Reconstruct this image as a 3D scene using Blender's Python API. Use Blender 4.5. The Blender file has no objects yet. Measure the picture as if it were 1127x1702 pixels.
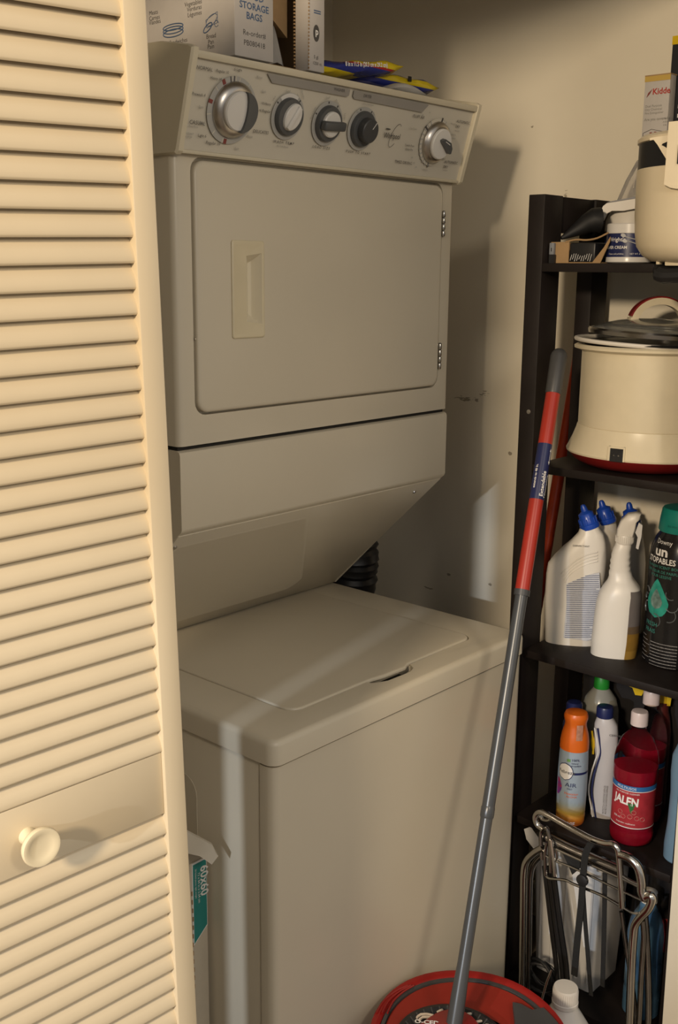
import bpy, bmesh, math, random
from math import sin, cos, pi, radians as R
from mathutils import Vector, Matrix
random.seed(7)
C = bpy.context.scene.collection
SC, FZ = 1.077, 0.127          # authoring units -> metres, floor height in authoring units
def TW(p): return Vector((p[0]*SC, p[1]*SC, (p[2]-FZ)*SC))
# ------------------------------------------------------------------ camera
CAM = Vector((-0.97559725, -0.99534931, 1.54319188))
CR = Vector((0.66941472, -0.74283591, 0.00887439)); CU = Vector((0.15710902, 0.15323589, 0.97562058)); CF = Vector((0.72608587, 0.65170053, -0.21928458))
FPX = 1784.48
cd = bpy.data.cameras.new('camera'); cam = bpy.data.objects.new('camera', cd); C.objects.link(cam)
cd.sensor_fit = 'VERTICAL'; cd.sensor_height = 36; cd.sensor_width = 24; cd.lens = 36*FPX/1702; cd.clip_start = .02
mw = Matrix.Identity(4)
for i in range(3): mw[i][0], mw[i][1], mw[i][2] = CR[i], CU[i], -CF[i]
mw.translation = TW(CAM); cam.matrix_world = mw
bpy.context.scene.camera = cam
# ------------------------------------------------------------------ light
w = bpy.data.worlds.new('world'); bpy.context.scene.world = w; w.use_nodes = True
w.node_tree.nodes['Background'].inputs[0].default_value = (.98, .955, .93, 1); w.node_tree.nodes['Background'].inputs[1].default_value = .44
def lamp(name, kind, loc, aim, power, col, **k):
    d = bpy.data.lights.new(name, kind); d.energy = power; d.color = col
    for a, v in k.items(): setattr(d, a, v)
    o = bpy.data.objects.new(name, d); C.objects.link(o); o.location = TW(loc)
    o.rotation_euler = (TW(aim)-TW(loc)).to_track_quat('-Z', 'Y').to_euler(); return o
lamp('room_lamp', 'AREA', (-2.6, -1.02, 2.25), (.6, .1, 1.2), 74, (1, .80, .56), shape='DISK', size=.28)
lamp('ceiling_lamp', 'AREA', (-.8, -2.2, 2.25), (.3, .2, 1.0), 13, (1, .86, .68), shape='DISK', size=.35)
lamp('window_glint', 'SPOT', (-4.3, -.856, 2.0), (.2, .13, .70), 330, (.80, .88, 1.0), spot_size=R(15), spot_blend=.6, shadow_soft_size=.035)
vs = bpy.context.scene.view_settings
vs.view_transform = 'Standard'; vs.look = 'None'; vs.gamma = 1; vs.exposure = .16; vs.use_curve_mapping = False
# ------------------------------------------------------------------ materials
MC = {}
def mat(name, col, rough=.5, metal=0, var=0, scale=20, bump=0, bscale=60, trans=0, ior=1.45, coat=0, col2=None, spec=.5, alpha=1, emit=0):
    if name in MC: return MC[name]
    m = bpy.data.materials.new(name); m.use_nodes = True; nt = m.node_tree; b = nt.nodes['Principled BSDF']
    b.inputs['Base Color'].default_value = (*col, 1); b.inputs['Roughness'].default_value = rough; b.inputs['Metallic'].default_value = metal
    b.inputs['Transmission Weight'].default_value = trans; b.inputs['IOR'].default_value = ior; b.inputs['Coat Weight'].default_value = coat
    b.inputs['Specular IOR Level'].default_value = spec
    tc = nt.nodes.new('ShaderNodeTexCoord')
    if var or col2:
        n = nt.nodes.new('ShaderNodeTexNoise'); n.inputs['Scale'].default_value = scale; n.inputs['Detail'].default_value = 5
        nt.links.new(tc.outputs['Object'], n.inputs['Vector'])
        r = nt.nodes.new('ShaderNodeValToRGB'); r.color_ramp.elements[0].position = .35; r.color_ramp.elements[1].position = .7
        c2 = col2 or tuple(c*(1-var) for c in col)
        r.color_ramp.elements[0].color = (*c2, 1); r.color_ramp.elements[1].color = (*col, 1)
        nt.links.new(n.outputs['Fac'], r.inputs[0]); nt.links.new(r.outputs[0], b.inputs['Base Color'])
    if bump:
        n2 = nt.nodes.new('ShaderNodeTexNoise'); n2.inputs['Scale'].default_value = bscale; n2.inputs['Detail'].default_value = 3
        nt.links.new(tc.outputs['Object'], n2.inputs['Vector'])
        bp = nt.nodes.new('ShaderNodeBump'); bp.inputs['Strength'].default_value = bump; bp.inputs['Distance'].default_value = .002
        nt.links.new(n2.outputs['Fac'], bp.inputs['Height']); nt.links.new(bp.outputs[0], b.inputs['Normal'])
    MC[name] = m; return m
enamel = mat('enamel', (.60, .54, .42), .28, var=.04, scale=4, bump=.02, bscale=12, spec=.5)
enamel2 = mat('enamel_top', (.60, .54, .42), .33, var=.04, scale=5, bump=.04, bscale=200)
dark_gap = mat('dark_gap', (.02, .018, .015), .8, var=.2)
face_m = mat('console_face', (.57, .53, .44), .45, var=.03)
cap_m = mat('console_plastic', (.61, .55, .41), .3, var=.03)
yel_plast = mat('handle_plastic', (.66, .58, .40), .3, var=.05)
chrome = mat('chrome', (.52, .50, .46), .18, 1, var=.1)
brushed = mat('brushed_metal', (.55, .52, .48), .32, 1, var=.15, scale=60)
kgrey = mat('knob_grey', (.085, .088, .09), .38, var=.1)
kwhite = mat('knob_white', (.66, .64, .60), .32, var=.02)
ink = mat('ink_dark', (.07, .065, .06), .6, var=.1)
ink_l = mat('ink_light', (.30, .29, .26), .6, var=.1)
ink_r = mat('ink_red', (.22, .05, .04), .6, var=.1)
strip_m = mat('strip_grey', (.30, .28, .25), .5, var=.05)
ring_m = mat('ring_grey', (.40, .39, .36), .5, var=.05)
wall_m = mat('wall_paint', (.76, .70, .57), .42, var=.07, scale=2.2, bump=.25, bscale=25)
def wall_marks(m, marks):
    nt = m.node_tree; b = nt.nodes['Principled BSDF']; src = b.inputs['Base Color'].links[0].from_socket
    tc = nt.nodes.new('ShaderNodeTexCoord'); n = nt.nodes.new('ShaderNodeTexNoise'); n.inputs['Scale'].default_value = 120; n.inputs['Detail'].default_value = 6
    mp_ = nt.nodes.new('ShaderNodeMapping'); mp_.inputs['Scale'].default_value = (1, .5, 1.6); nt.links.new(tc.outputs['Object'], mp_.inputs[0]); nt.links.new(mp_.outputs[0], n.inputs['Vector'])
    for cy_, cz_, ry, rz, thr in marks:
        q = nt.nodes.new('ShaderNodeMapping'); q.vector_type = 'POINT'
        q.inputs['Scale'].default_value = (0, 1/ry, 1/rz); q.inputs['Location'].default_value = (0, -cy_/ry, -cz_/rz); nt.links.new(tc.outputs['Object'], q.inputs[0])
        ln_ = nt.nodes.new('ShaderNodeVectorMath'); ln_.operation = 'LENGTH'; nt.links.new(q.outputs[0], ln_.inputs[0])
        mr = nt.nodes.new('ShaderNodeMapRange'); mr.inputs[1].default_value = 0; mr.inputs[2].default_value = 1; mr.inputs[3].default_value = 1; mr.inputs[4].default_value = 0; nt.links.new(ln_.outputs['Value'], mr.inputs[0])
        ad = nt.nodes.new('ShaderNodeMath'); ad.operation = 'MULTIPLY'; nt.links.new(mr.outputs[0], ad.inputs[0]); nt.links.new(n.outputs['Fac'], ad.inputs[1])
        m2 = nt.nodes.new('ShaderNodeMapRange'); m2.inputs[1].default_value = thr; m2.inputs[2].default_value = thr+.06; nt.links.new(ad.outputs[0], m2.inputs[0])
        mx = nt.nodes.new('ShaderNodeMix'); mx.data_type = 'RGBA'; nt.links.new(m2.outputs[0], mx.inputs[0]); nt.links.new(src, mx.inputs[6]); mx.inputs[7].default_value = (.32, .28, .21, 1); src = mx.outputs[2]
    nt.links.new(src, b.inputs['Base Color'])
wall_marks(wall_m, ((.385, 1.235, .085, .016, .33), (.34, 1.25, .05, .03, .40), (.482, .753, .03, .008, .3), (.26, 1.12, .01, .01, .25), (.30, .80, .012, .012, .3), (.15, 1.68, .02, .05, .42), (.42, .80, .02, .015, .38), (.24, 1.83, .010, .008, .3)))
ceil_m = mat('ceiling_paint', (.7, .66, .58), .8, var=.04)
floor_m = mat('floor_tile', (.20, .165, .125), .4, var=.2, scale=6)
door_m = mat('door_paint', (.61, .51, .35), .38, var=.05, scale=5, bump=.12, bscale=30)
trim_m = mat('trim_paint', (.86, .80, .66), .4, var=.04)
espresso = mat('espresso_wood', (.014, .010, .009), .55, spec=.3, col2=(.010, .007, .006), scale=14, bump=.15, bscale=90)
white_p = mat('white_plastic', (.68, .64, .57), .35, var=.03)
white_g = mat('white_gloss', (.66, .64, .61), .25, var=.03)
cream_p = mat('cream_plastic', (.70, .60, .42), .35, var=.06, scale=8)
cream_pot = mat('cream_pot', (.68, .60, .43), .3, var=.05, scale=30)
red_p = mat('red_plastic', (.27, .010, .008), .35, var=.1)
red_dark = mat('red_dark', (.20, .012, .012), .3, var=.1)
red_mop = mat('red_pole', (.36, .026, .014), .35, var=.1)
black_p = mat('black_plastic', (.014, .014, .015), .4, var=.2)
grey_p = mat('grey_plastic', (.055, .055, .056), .42, var=.15)
pole_g = mat('pole_grey', (.075, .078, .08), .3, metal=.3, var=.1)
navy = mat('navy', (.014, .02, .085), .35, var=.1)
blue_cap = mat('blue_cap', (.014, .065, .42), .3, var=.15)
card_w = mat('card_white', (.48, .45, .42), .75, var=.06, scale=30)
card_b = mat('card_brown', (.36, .23, .11), .8, var=.15, scale=40)
blue_ink = mat('blue_ink', (.07, .12, .22), .7, var=.1)
teal = mat('teal', (.02, .22, .20), .5, var=.1)
teal_cap = mat('teal_cap', (.01, .22, .18), .35, var=.1)
yellow = mat('yellow', (.62, .42, .01), .35, var=.1)
orange = mat('orange', (.60, .12, .01), .35, var=.1)
green = mat('green', (.02, .25, .03), .4, var=.1)
film = mat('clear_film', (.75, .73, .70), .15, trans=.75, ior=1.2, bump=.8, bscale=30)
clear = mat('clear_plastic', (.97, .95, .95), .03, trans=1, ior=1.08)
glass = mat('lid_glass', (.62, .62, .58), .05, trans=.85, ior=1.3)
red_liq = mat('red_liquid', (.30, .006, .020), .12, var=.1)
lblue = mat('light_blue', (.16, .27, .38), .35, var=.08)
white_ink = mat('white_ink', (.75, .73, .70), .6, var=.02)
# ------------------------------------------------------------------ mesh helpers (authoring units)
class MB:
    def __init__(s): s.v = []; s.f = []
    def add(s, v, f):
        o = len(s.v); s.v += [Vector(p) for p in v]; s.f += [tuple(i+o for i in q) for q in f]; return s
    def bm(s, b, M=None):
        b.verts.ensure_lookup_table(); b.verts.index_update()
        return s.add([(M @ v.co if M else v.co.copy()) for v in b.verts], [[v.index for v in f.verts] for f in b.faces])
    def box(s, a, b, bev=0, seg=2, M=None, fn=None):
        t = bmesh.new(); bmesh.ops.create_cube(t, size=1)
        for v in t.verts: v.co = Vector([(a[i]+b[i])/2+v.co[i]*(b[i]-a[i]) for i in range(3)])
        if bev: bmesh.ops.bevel(t, geom=t.edges[:], offset=bev, segments=seg, affect='EDGES', profile=.5)
        if fn:
            for v in t.verts: v.co = fn(v.co)
        s.bm(t, M); t.free(); return s
    def loft(s, rings, cap=(1, 1), closed=True):
        o = len(s.v); n = len(rings[0])
        for r in rings: s.v += [Vector(p) for p in r]
        for i in range(len(rings)-1):
            for j in range(n if closed else n-1):
                k = (j+1) % n; a = o+i*n
                s.f.append((a+j, a+k, a+n+k, a+n+j))
        if cap[0]: s.f.append(tuple(o+j for j in range(n))[::-1])
        if cap[1]: s.f.append(tuple(o+(len(rings)-1)*n+j for j in range(n)))
        return s
    def lathe(s, c, prof, n=32, M=None, cap=(1, 1), a0=0, a1=2*pi):
        rings = []
        for r, z in prof:
            rg = [Vector((r*cos(2*pi*j/n), r*sin(2*pi*j/n), z)) for j in range(n)]
            rings.append([(M @ p if M else p)+Vector(c) for p in rg])
        return s.loft(rings, cap)
    def tube(s, pts, rad, n=10, cap=(1, 1), sm=0):
        pts = [Vector(p) for p in pts]
        if sm: pts = smooth(pts, sm)
        rs = rad if isinstance(rad, (list, tuple)) else [rad]*len(pts)
        if len(rs) != len(pts): rs = [rs[min(len(rs)-1, int(i*len(rs)/len(pts)))] for i in range(len(pts))]
        rings = []; up = None
        for i, p in enumerate(pts):
            d = (pts[min(i+1, len(pts)-1)]-pts[max(i-1, 0)]).normalized()
            if up is None: up = d.orthogonal().normalized()
            up = (up-d*up.dot(d)).normalized(); q = d.cross(up)
            rings.append([p+rs[i]*(cos(2*pi*j/n)*up+sin(2*pi*j/n)*q) for j in range(n)])
        return s.loft(rings, cap)
    def prism(s, poly, fn, d0, d1):
        """poly: 2-D outline; fn(a,b,d)->3-D; extruded from d0 to d1"""
        return s.loft([[fn(a, b, d0) for a, b in poly], [fn(a, b, d1) for a, b in poly]])
    def merge(s, o): return s.add(o.v, o.f)
def smooth(pts, k):
    out = []
    P = [pts[0]]+list(pts)+[pts[-1]]
    for i in range(1, len(P)-2):
        for j in range(k):
            t = j/k; a, b, c, d = P[i-1], P[i], P[i+1], P[i+2]
            out.append(.5*((2*b)+(c-a)*t+(2*a-5*b+4*c-d)*t*t+(3*b-a-3*c+d)*t**3))
    out.append(pts[-1]); return out
def rrect(x0, y0, x1, y1, r, n=5):
    out = []
    for cx, cy, a in ((x1-r, y0+r, -pi/2), (x1-r, y1-r, 0), (x0+r, y1-r, pi/2), (x0+r, y0+r, pi)):
        for i in range(n+1): out.append((cx+r*cos(a+pi/2*i/n), cy+r*sin(a+pi/2*i/n)))
    return out
def ellip(cx, cy, a, b, n=24, rot=0, a0=0, a1=2*pi):
    out = []
    for i in range(n):
        t = a0+(a1-a0)*i/(n if abs(a1-a0-2*pi) < 1e-6 else n-1); x, y = a*cos(t), b*sin(t)
        out.append((cx+x*cos(rot)-y*sin(rot), cy+x*sin(rot)+y*cos(rot)))
    return out
def rotM(axis_to):      # rotates +Z onto axis_to
    return Vector((0, 0, 1)).rotation_difference(Vector(axis_to)).to_matrix()
ORG = {}
def obj(name, mb, m, parent=None, sharp=35, tagv=None):
    o3 = Vector(ORG.get(parent.name, (0, 0, 0))) if parent else Vector((0, 0, 0))
    me = bpy.data.meshes.new(name); me.from_pydata([TW(v)-o3 for v in mb.v], [], mb.f); me.validate(); me.update()
    b = bmesh.new(); b.from_mesh(me); bmesh.ops.remove_doubles(b, verts=b.verts, dist=1e-6); bmesh.ops.recalc_face_normals(b, faces=b.faces); b.to_mesh(me); b.free()
    me.polygons.foreach_set('use_smooth', [True]*len(me.polygons)); me.set_sharp_from_angle(angle=R(sharp))
    me.materials.append(m); o = bpy.data.objects.new(name, me); C.objects.link(o)
    if parent: o.parent = parent; ORG[o.name] = o3
    return o
def thing(name, label, cat, loc, group=None, kind=None):
    o = bpy.data.objects.new(name, None); C.objects.link(o); o.location = TW(loc); o.empty_display_size = .05
    ORG[o.name] = TW(loc)
    if label: o['label'] = label
    if cat: o['category'] = cat
    if group: o['group'] = group
    if kind: o['kind'] = kind
    return o
def struct(name, mb, m):
    o = obj(name, mb, m); o['kind'] = 'structure'; return o
def cut(o, mb):
    """boolean difference, baked"""
    par = o.parent; o3 = ORG.get(o.name, Vector((0, 0, 0)))
    me = bpy.data.meshes.new('c'); me.from_pydata([TW(v)-o3 for v in mb.v], [], mb.f)
    b = bmesh.new(); b.from_mesh(me); bmesh.ops.remove_doubles(b, verts=b.verts, dist=1e-6); bmesh.ops.recalc_face_normals(b, faces=b.faces); b.to_mesh(me); b.free()
    t = bpy.data.objects.new('c', me); C.objects.link(t)
    if par: t.parent = par
    md = o.modifiers.new('b', 'BOOLEAN'); md.operation = 'DIFFERENCE'; md.object = t; md.solver = 'EXACT'
    bpy.context.view_layer.update(); dg = bpy.context.evaluated_depsgraph_get()
    nm = bpy.data.meshes.new_from_object(o.evaluated_get(dg)); o.modifiers.clear(); old = o.data; nm.name = old.name+'_cut'; o.data = nm
    nm.polygons.foreach_set('use_smooth', [True]*len(nm.polygons)); nm.set_sharp_from_angle(angle=R(35))
    bpy.data.objects.remove(t)
_tc = {}
def text2d(s, size, align='LEFT', res=2, bold=0):
    k = (s, align, res, bold)
    if k not in _tc:
        cu = bpy.data.curves.new('t', 'FONT'); cu.body = s; cu.size = 1; cu.align_x = align; cu.resolution_u = res; cu.offset = bold
        o = bpy.data.objects.new('t', cu); C.objects.link(o); bpy.context.view_layer.update()
        me = bpy.data.meshes.new_from_object(o.evaluated_get(bpy.context.evaluated_depsgraph_get()))
        _tc[k] = ([(v.co.x, v.co.y) for v in me.vertices], [tuple(p.vertices) for p in me.polygons])
        bpy.data.objects.remove(o); bpy.data.meshes.remove(me)
    v, f = _tc[k]; return [(x*size, y*size) for x, y in v], f
def text(mb, s, size, fn, at=(0, 0), align='LEFT', rot=0, bold=0, sx=1):
    v, f = text2d(s, size, align, bold=bold); c, sn = cos(rot), sin(rot)
    return mb.add([fn(at[0]+x*sx*c-y*sn, at[1]+x*sx*sn+y*c) for x, y in v], f)
# helpers that turn a spot seen in the photo into a real point on a chosen plane
def hit(px, py, ax, v):
    d = CF+CR*((px-563.5)/FPX)-CU*((py-851)/FPX); return CAM+d*((v-CAM[ax])/d[ax])
def view_t(c):
    d = Vector((c[0]-CAM[0], c[1]-CAM[1], 0)).normalized(); return d, Vector((d.y, -d.x, 0))     # into the picture, to the right
def onc(c, px, py):      # (sideways offset, height) on the upright plane through c that faces the camera
    d, t = view_t(c); ray = CF+CR*((px-563.5)/FPX)-CU*((py-851)/FPX)
    k = (Vector((c[0], c[1], 0))-Vector((CAM[0], CAM[1], 0))).dot(d)/ray.dot(d); P = CAM+ray*k
    return (P-Vector((c[0], c[1], 0))).dot(t), P.z
def bottle_rings(c, rows, n=28, e=2.2, z0=None):
    """rows: (py, left px, right px, depth half) -> rings of a solid bottle"""
    d, t = view_t(c); out = []
    for i, (py, xl, xr, dp) in enumerate(rows):
        sl, zl = onc(c, xl, py); sr, zr = onc(c, xr, py); z = (zl+zr)/2
        if i == 0 and z0 is not None: z = z0
        m = (sl+sr)/2; h = (sr-sl)/2
        rg = []
        for j in range(n):
            a = 2*pi*j/n; ca, sa = cos(a), sin(a)
            rg.append(Vector((c[0], c[1], z))+t*(m+h*math.copysign(abs(ca)**(2/e), ca))+d*(dp*math.copysign(abs(sa)**(2/e), sa)))
        out.append(rg)
    return out
def wrap(c, rad, th0, off=.0004):     # (s along the surface to the viewer's right, z) -> point on an upright cylinder
    def f(s_, z, o=0):
        rr = (rad(z) if callable(rad) else rad)+off+o; a = th0+s_/(rad(z) if callable(rad) else rad)
        return Vector((c[0]+rr*cos(a), c[1]+rr*sin(a), z))
    return f
def facing(c, px=None):
    a = math.atan2(CAM[1]-c[1], CAM[0]-c[0]); return a
def patch(mb, f, s0, s1, z0, z1, n=10, nz=1, shape=None):
    g = []
    for i in range(nz+1):
        z = z0+(z1-z0)*i/nz; a, b = shape(i/nz) if shape else (0, 1)
        g.append([f(s0+(s1-s0)*(a+(b-a)*j/n), z) for j in range(n+1)])
    o = len(mb.v)
    for r in g: mb.v += r
    for i in range(nz):
        for j in range(n): a = o+i*(n+1)+j; mb.f.append((a, a+1, a+n+2, a+n+1))
    return mb
# ------------------------------------------------------------------ setting
W = .6433; XW = .945; YB = .76
struct('floor', MB().box((-7, -7, .077), (4, .86, .127)), floor_m)
struct('wall_right', MB().box((XW, -.30, .127), (XW+.1, .86, 2.45)), wall_m)
struct('wall_back', MB().box((-1.14, YB, .127), (XW, YB+.1, 2.45)), wall_m)
struct('wall_left', MB().box((-1.14, -.146, .127), (-1.12, YB, 2.45)), wall_m)
struct('ceiling', MB().box((-1.14, -.30, 2.45), (XW+.1, .86, 2.5)), ceil_m)
struct('trim_1', MB().box((-1.20, -.255, 2.08), (.70, -.20, 2.45), .002), trim_m)           # header above the opening
struct('wall_front', MB().box((.70, -.42, .127), (XW+.1, -.318, 2.45), .004), trim_m)
def lean(p): return Vector((p.x-.033*(p.z-.777), p.y, p.z))
d2 = thing('door_2', None, None, (.65, -.45, .14), kind='structure')
obj('door_panel', MB().box((.637, -.64, .14), (.667, -.316, 2.05), .002, fn=lean), trim_m, d2)
struct('baseboard_right', MB().box((XW-.012, .06, .127), (XW, YB, .21), .003), trim_m)
struct('baseboard_back', MB().box((-1.12, YB-.012, .127), (XW-.012, YB, .21), .003), trim_m)
# ------------------------------------------------------------------ louvered folding door
A5 = R(5); TL = R(1.6); LO = Vector((-.3385, -.2035, 1.46))
lu = Vector((cos(A5), -sin(A5), 0)); lw = Vector((-sin(A5), -cos(A5), 0)); lz = Vector((0, 0, 1))
U = lu*cos(TL)+lz*sin(TL); V = lz*cos(TL)-lu*sin(TL)
def LF(u, v, w): return LO+U*u+V*(v-1.46)+lw*w
door = thing('door_1', None, None, LF(-.3, .14, 0), kind='structure')
PITCH = .02275; LW = .291
def leaf(u1):
    u0 = u1-LW
    for a, b in ((u1-.0235, u1), (u0, u0+.0235)):
        obj('stile', MB().box((a, .14, -.026), (b, 1.985, 0), .0012, fn=lambda p: LF(p.x, p.y, p.z)), door_m, door)
    for a, b in ((.14, .26), (1.003, 1.0705), (1.93, 1.985)):
        obj('rail', MB().box((u0+.0235, a, -.024), (u1-.0235, b, -.0045), .001, fn=lambda p: LF(p.x, p.y, p.z)), door_m, door)
leaf(0); leaf(-LW-.002)
def slat_mb(u0, u1):
    pr = [(-.0010, -.0046), (.0002, -.0034), (.0015, -.0030), (.0060, -.0038), (.0100, -.0050), (.0120, -.0061), (.0150, -.0080), (.0190, -.0104), (.0262, -.0142), (.0262, -.0195), (.010, -.0115), (.000, -.0082)]
    return MB().prism(pr, lambda a, b, d: LF(d, a+1.2, b), u0, u1)
s0 = obj('slat', slat_mb(-LW+.0235, -.0235), door_m, door, sharp=50)
vs_ = []
v = 1.0705+.0015
while v < 1.93-.006: vs_.append(v); v += PITCH
v = 1.003-PITCH+.0005
while v > .25: vs_.append(v); v -= PITCH
first = True
for lf in (0, 1):
    for v in vs_:
        dl = (V*(v-1.2)-U*(lf*(LW+.002)))*SC
        if first: s0.location = dl; first = False; continue
        c = s0.copy(); C.objects.link(c); c.location = dl
kc = LF(-.1720, 1.0385, -.0045)
prof = [(.0085, 0), (.0075, .006), (.0080, .012), (.014, .019), (.0178, .0225), (.0188, .026), (.0180, .0285), (.0155, .0288), (.0120, .0272), (.0060, .0262), (.0015, .0262)]
obj('knob', MB().lathe(kc, prof, 32, rotM(lw)), mat('knob_cream', (.72, .62, .42), .3, var=.03), door)
# ------------------------------------------------------------------ laundry centre
lc = thing('stacked_washer_dryer', 'cream enamel stacked washer with dryer and knob console above', 'washer dryer', (W/2, .35, .127))
obj('washer_cabinet', MB().box((.0016, .028, .145), (W-.0016, .70, .861), .003), enamel, lc)
obj('side_emboss', MB().prism(rrect(.168, .30, .62, .787, .03), lambda a, b, d: (d, a, b), .0008, .004), enamel, lc)
fp = [(p[0], p[1]) for p in ((0, .0275), (0, .014), (.0025, .006), (.0075, .0018), (.0145, 0), (W-.0145, 0), (W-.0075, .0018), (W-.0025, .006), (W, .014), (W, .0275))]
obj('front_panel', MB().prism(fp, lambda a, b, d: (a, b, d), .165, .8585), enamel, lc, 50)
for x in (.05, W-.05):
    for y in (.06, .64): obj('foot', MB().lathe((x, y, .127), [(.02, 0), (.02, .012), (.008, .014), (.008, .022)], 16), black_p, lc)
# top
def rbox(x0, y0, x1, y1, z0, z1, r, e, n=6):
    rings = []
    for dz, ins in ((0, 0), (z1-z0-e, 0), (z1-z0-e*.62, e*.08), (z1-z0-e*.3, e*.3), (z1-z0-e*.08, e*.62), (z1-z0, e)):
        rings.append([(a, b, z0+dz) for a, b in rrect(x0+ins, y0+ins, x1-ins, y1-ins, max(r-ins, .002), n)])
    return MB().loft(rings)
top = obj('washer_top', rbox(-.003, -.004, W+.003, .70, .8625, .900, .018, .009), enamel2, lc, 50)
nx = [(.262, .046), (.266, .0405), (.29, .031), (.345, .029), (.362, .036), (.372, .050), (.372, .075), (.262, .075)]
cut(top, MB().prism(nx, lambda a, b, d: (a, b, d), .876, .92))
# groove around the lid
gr = rrect(.0905, .0505, .5595, .4640, .026); gi = rrect(.0925, .0525, .5575, .4620, .024)
cut(top, MB().prism(gr, lambda a, b, d: (a, b, d), .8965, .92))
lidp = []
for a, b in rrect(.0925, .0530, .5575, .4610, .024, 8): lidp.append((a, b))
lidp = lidp  # rounded rectangle; the front edge swells at the grip
def lid_outline(ins):
    o = []
    for a, b in rrect(.0928+ins, .0528+ins, .5572-ins, .4615-ins, .024-ins*.8, 7):
        o.append((a, b))
    # insert grip swell on the front edge (between last corner and first corner)
    g = [(.255, .0528+ins), (.275, .0520+ins), (.30, .0475+ins), (.352, .0455+ins), (.362, .0500+ins), (.368, .0528+ins)]
    return o+g if o[0][0] > o[-1][0] else g+o
rg = []
for z, ins in ((.8968, 0), (.8995, 0), (.9010, .0006), (.9020, .0018), (.9023, .004)):
    rg.append([(a, b, z) for a, b in lid_outline(ins)])
obj('washer_lid', MB().loft(rg), enamel2, lc, 40)
obj('grip_pocket', MB().prism(nx, lambda a, b, d: (a, b, d), .8755, .8765), dark_gap, lc)
# dryer body
DY = .1885
prf = rrect(0, DY, W, .70, .010, 4)
body = obj('dryer_cabinet', MB().prism(prf, lambda a, b, d: (a, b, d), 1.2945, 1.800), enamel, lc, 50)
cut(body, MB().prism(rrect(.0310, 1.3370, .6095, 1.6945, .020), lambda a, b, d: (a, d, b), DY-.02, DY+.011))
# raised lip round the door opening
def frame(mb, o, i, fn, d0, d1):
    n = len(o); q = [fn(a, b, d0) for a, b in o]+[fn(a, b, d0) for a, b in i]+[fn(a, b, d1) for a, b in i]
    f = []
    for j in range(n):
        k = (j+1) % n; f += [(j, k, n+k, n+j), (n+j, n+k, 2*n+k, 2*n+j)]
    return mb.add(q, f)
dd = []
for y, ins in ((DY+.010, 0), (DY-.001, 0), (DY-.003, .0008), (DY-.0042, .0025), (DY-.0046, .006)):
    dd.append([(a, y, b) for a, b in rrect(.0345+ins, 1.3405+ins, .6055-ins, 1.6905-ins, .019-ins*.6, 6)])
dr = obj('dryer_door', MB().loft(dd), enamel, lc, 40)
hx0, hx1, hz0, hz1 = .1005, .1655, 1.4445, 1.585
yf = DY-.0046
pocket = MB().add([(.134, yf-.02, hz0+.024), (.162, yf-.02, hz0+.018), (.162, yf-.02, hz1-.016), (.134, yf-.02, hz1-.022),
                   (.128, yf-.001, hz0+.024), (.159, yf-.001, hz0+.020), (.159, yf-.001, hz1-.018), (.128, yf-.001, hz1-.022),
                   (.141, yf+.010, hz0+.034), (.150, yf+.010, hz0+.030), (.150, yf+.010, hz1-.028), (.141, yf+.010, hz1-.032)],
                  [(0, 1, 2, 3), (8, 11, 10, 9)]+[(a+j, a+4+j, a+4+(j+1) % 4, a+(j+1) % 4) for a in (0, 4) for j in range(4)])
pl = []
for y, ins in ((yf+.001, 0), (yf-.0015, 0), (yf-.0026, .001), (yf-.0028, .002)): pl.append([(a, y, b) for a, b in rrect(hx0+ins, hz0+ins, hx1-ins, hz1-ins, .004, 4)])
for a_, z_ in ((yf-.0028, 0), (yf-.0022, .0022)): pl.append([(a, a_, b) for a, b in rrect(hx0+.0035+z_, hz0+.0035+z_, hx1-.0035-z_, hz1-.0035-z_, .004, 4)])
cut(dr, MB().box((.122, yf-.02, hz0+.016), (.163, yf+.0135, hz1-.012)))
cupb = MB().loft(pl)
hd = obj('door_handle', MB().loft(pl[:4]+pl[4:]), yel_plast, dr)
cut(hd, pocket)
# cup behind the plate
cup = MB().add([(.128, yf-.0022, hz0+.024), (.159, yf-.0022, hz0+.020), (.159, yf-.0022, hz1-.018), (.128, yf-.0022, hz1-.022),
                (.143, yf+.011, hz0+.034), (.150, yf+.011, hz0+.030), (.150, yf+.011, hz1-.028), (.143, yf+.011, hz1-.032)],
               [(4, 5, 6, 7)]+[(j, (j+1) % 4, 4+(j+1) % 4, 4+j) for j in range(4)])
obj('handle_cup', cup, mat('cup_plastic', (.70, .63, .47), .25, var=.03), dr, 20)
for za, zb in ((1.604, 1.648), (1.370, 1.417)):
    h = MB()
    for k in range(4):
        a = za+(zb-za)*k/4; h.lathe((.6085, DY-.0045, a), [(.0030, .0004), (.0034, .001), (.0034, (zb-za)/4-.0016), (.0030, (zb-za)/4-.001)], 12)
    hg = obj('hinge', h, chrome, lc)
    obj('hinge_pin', MB().lathe((.6085, DY-.0045, za), [(.0022, 0), (.0022, zb-za)], 10), black_p, hg)
obj('screw', MB().lathe((.0325, DY-.001, 1.447), [(.0016, 0), (.0012, .002)], 10, rotM((0, -1, 0))), brushed, lc)
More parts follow.
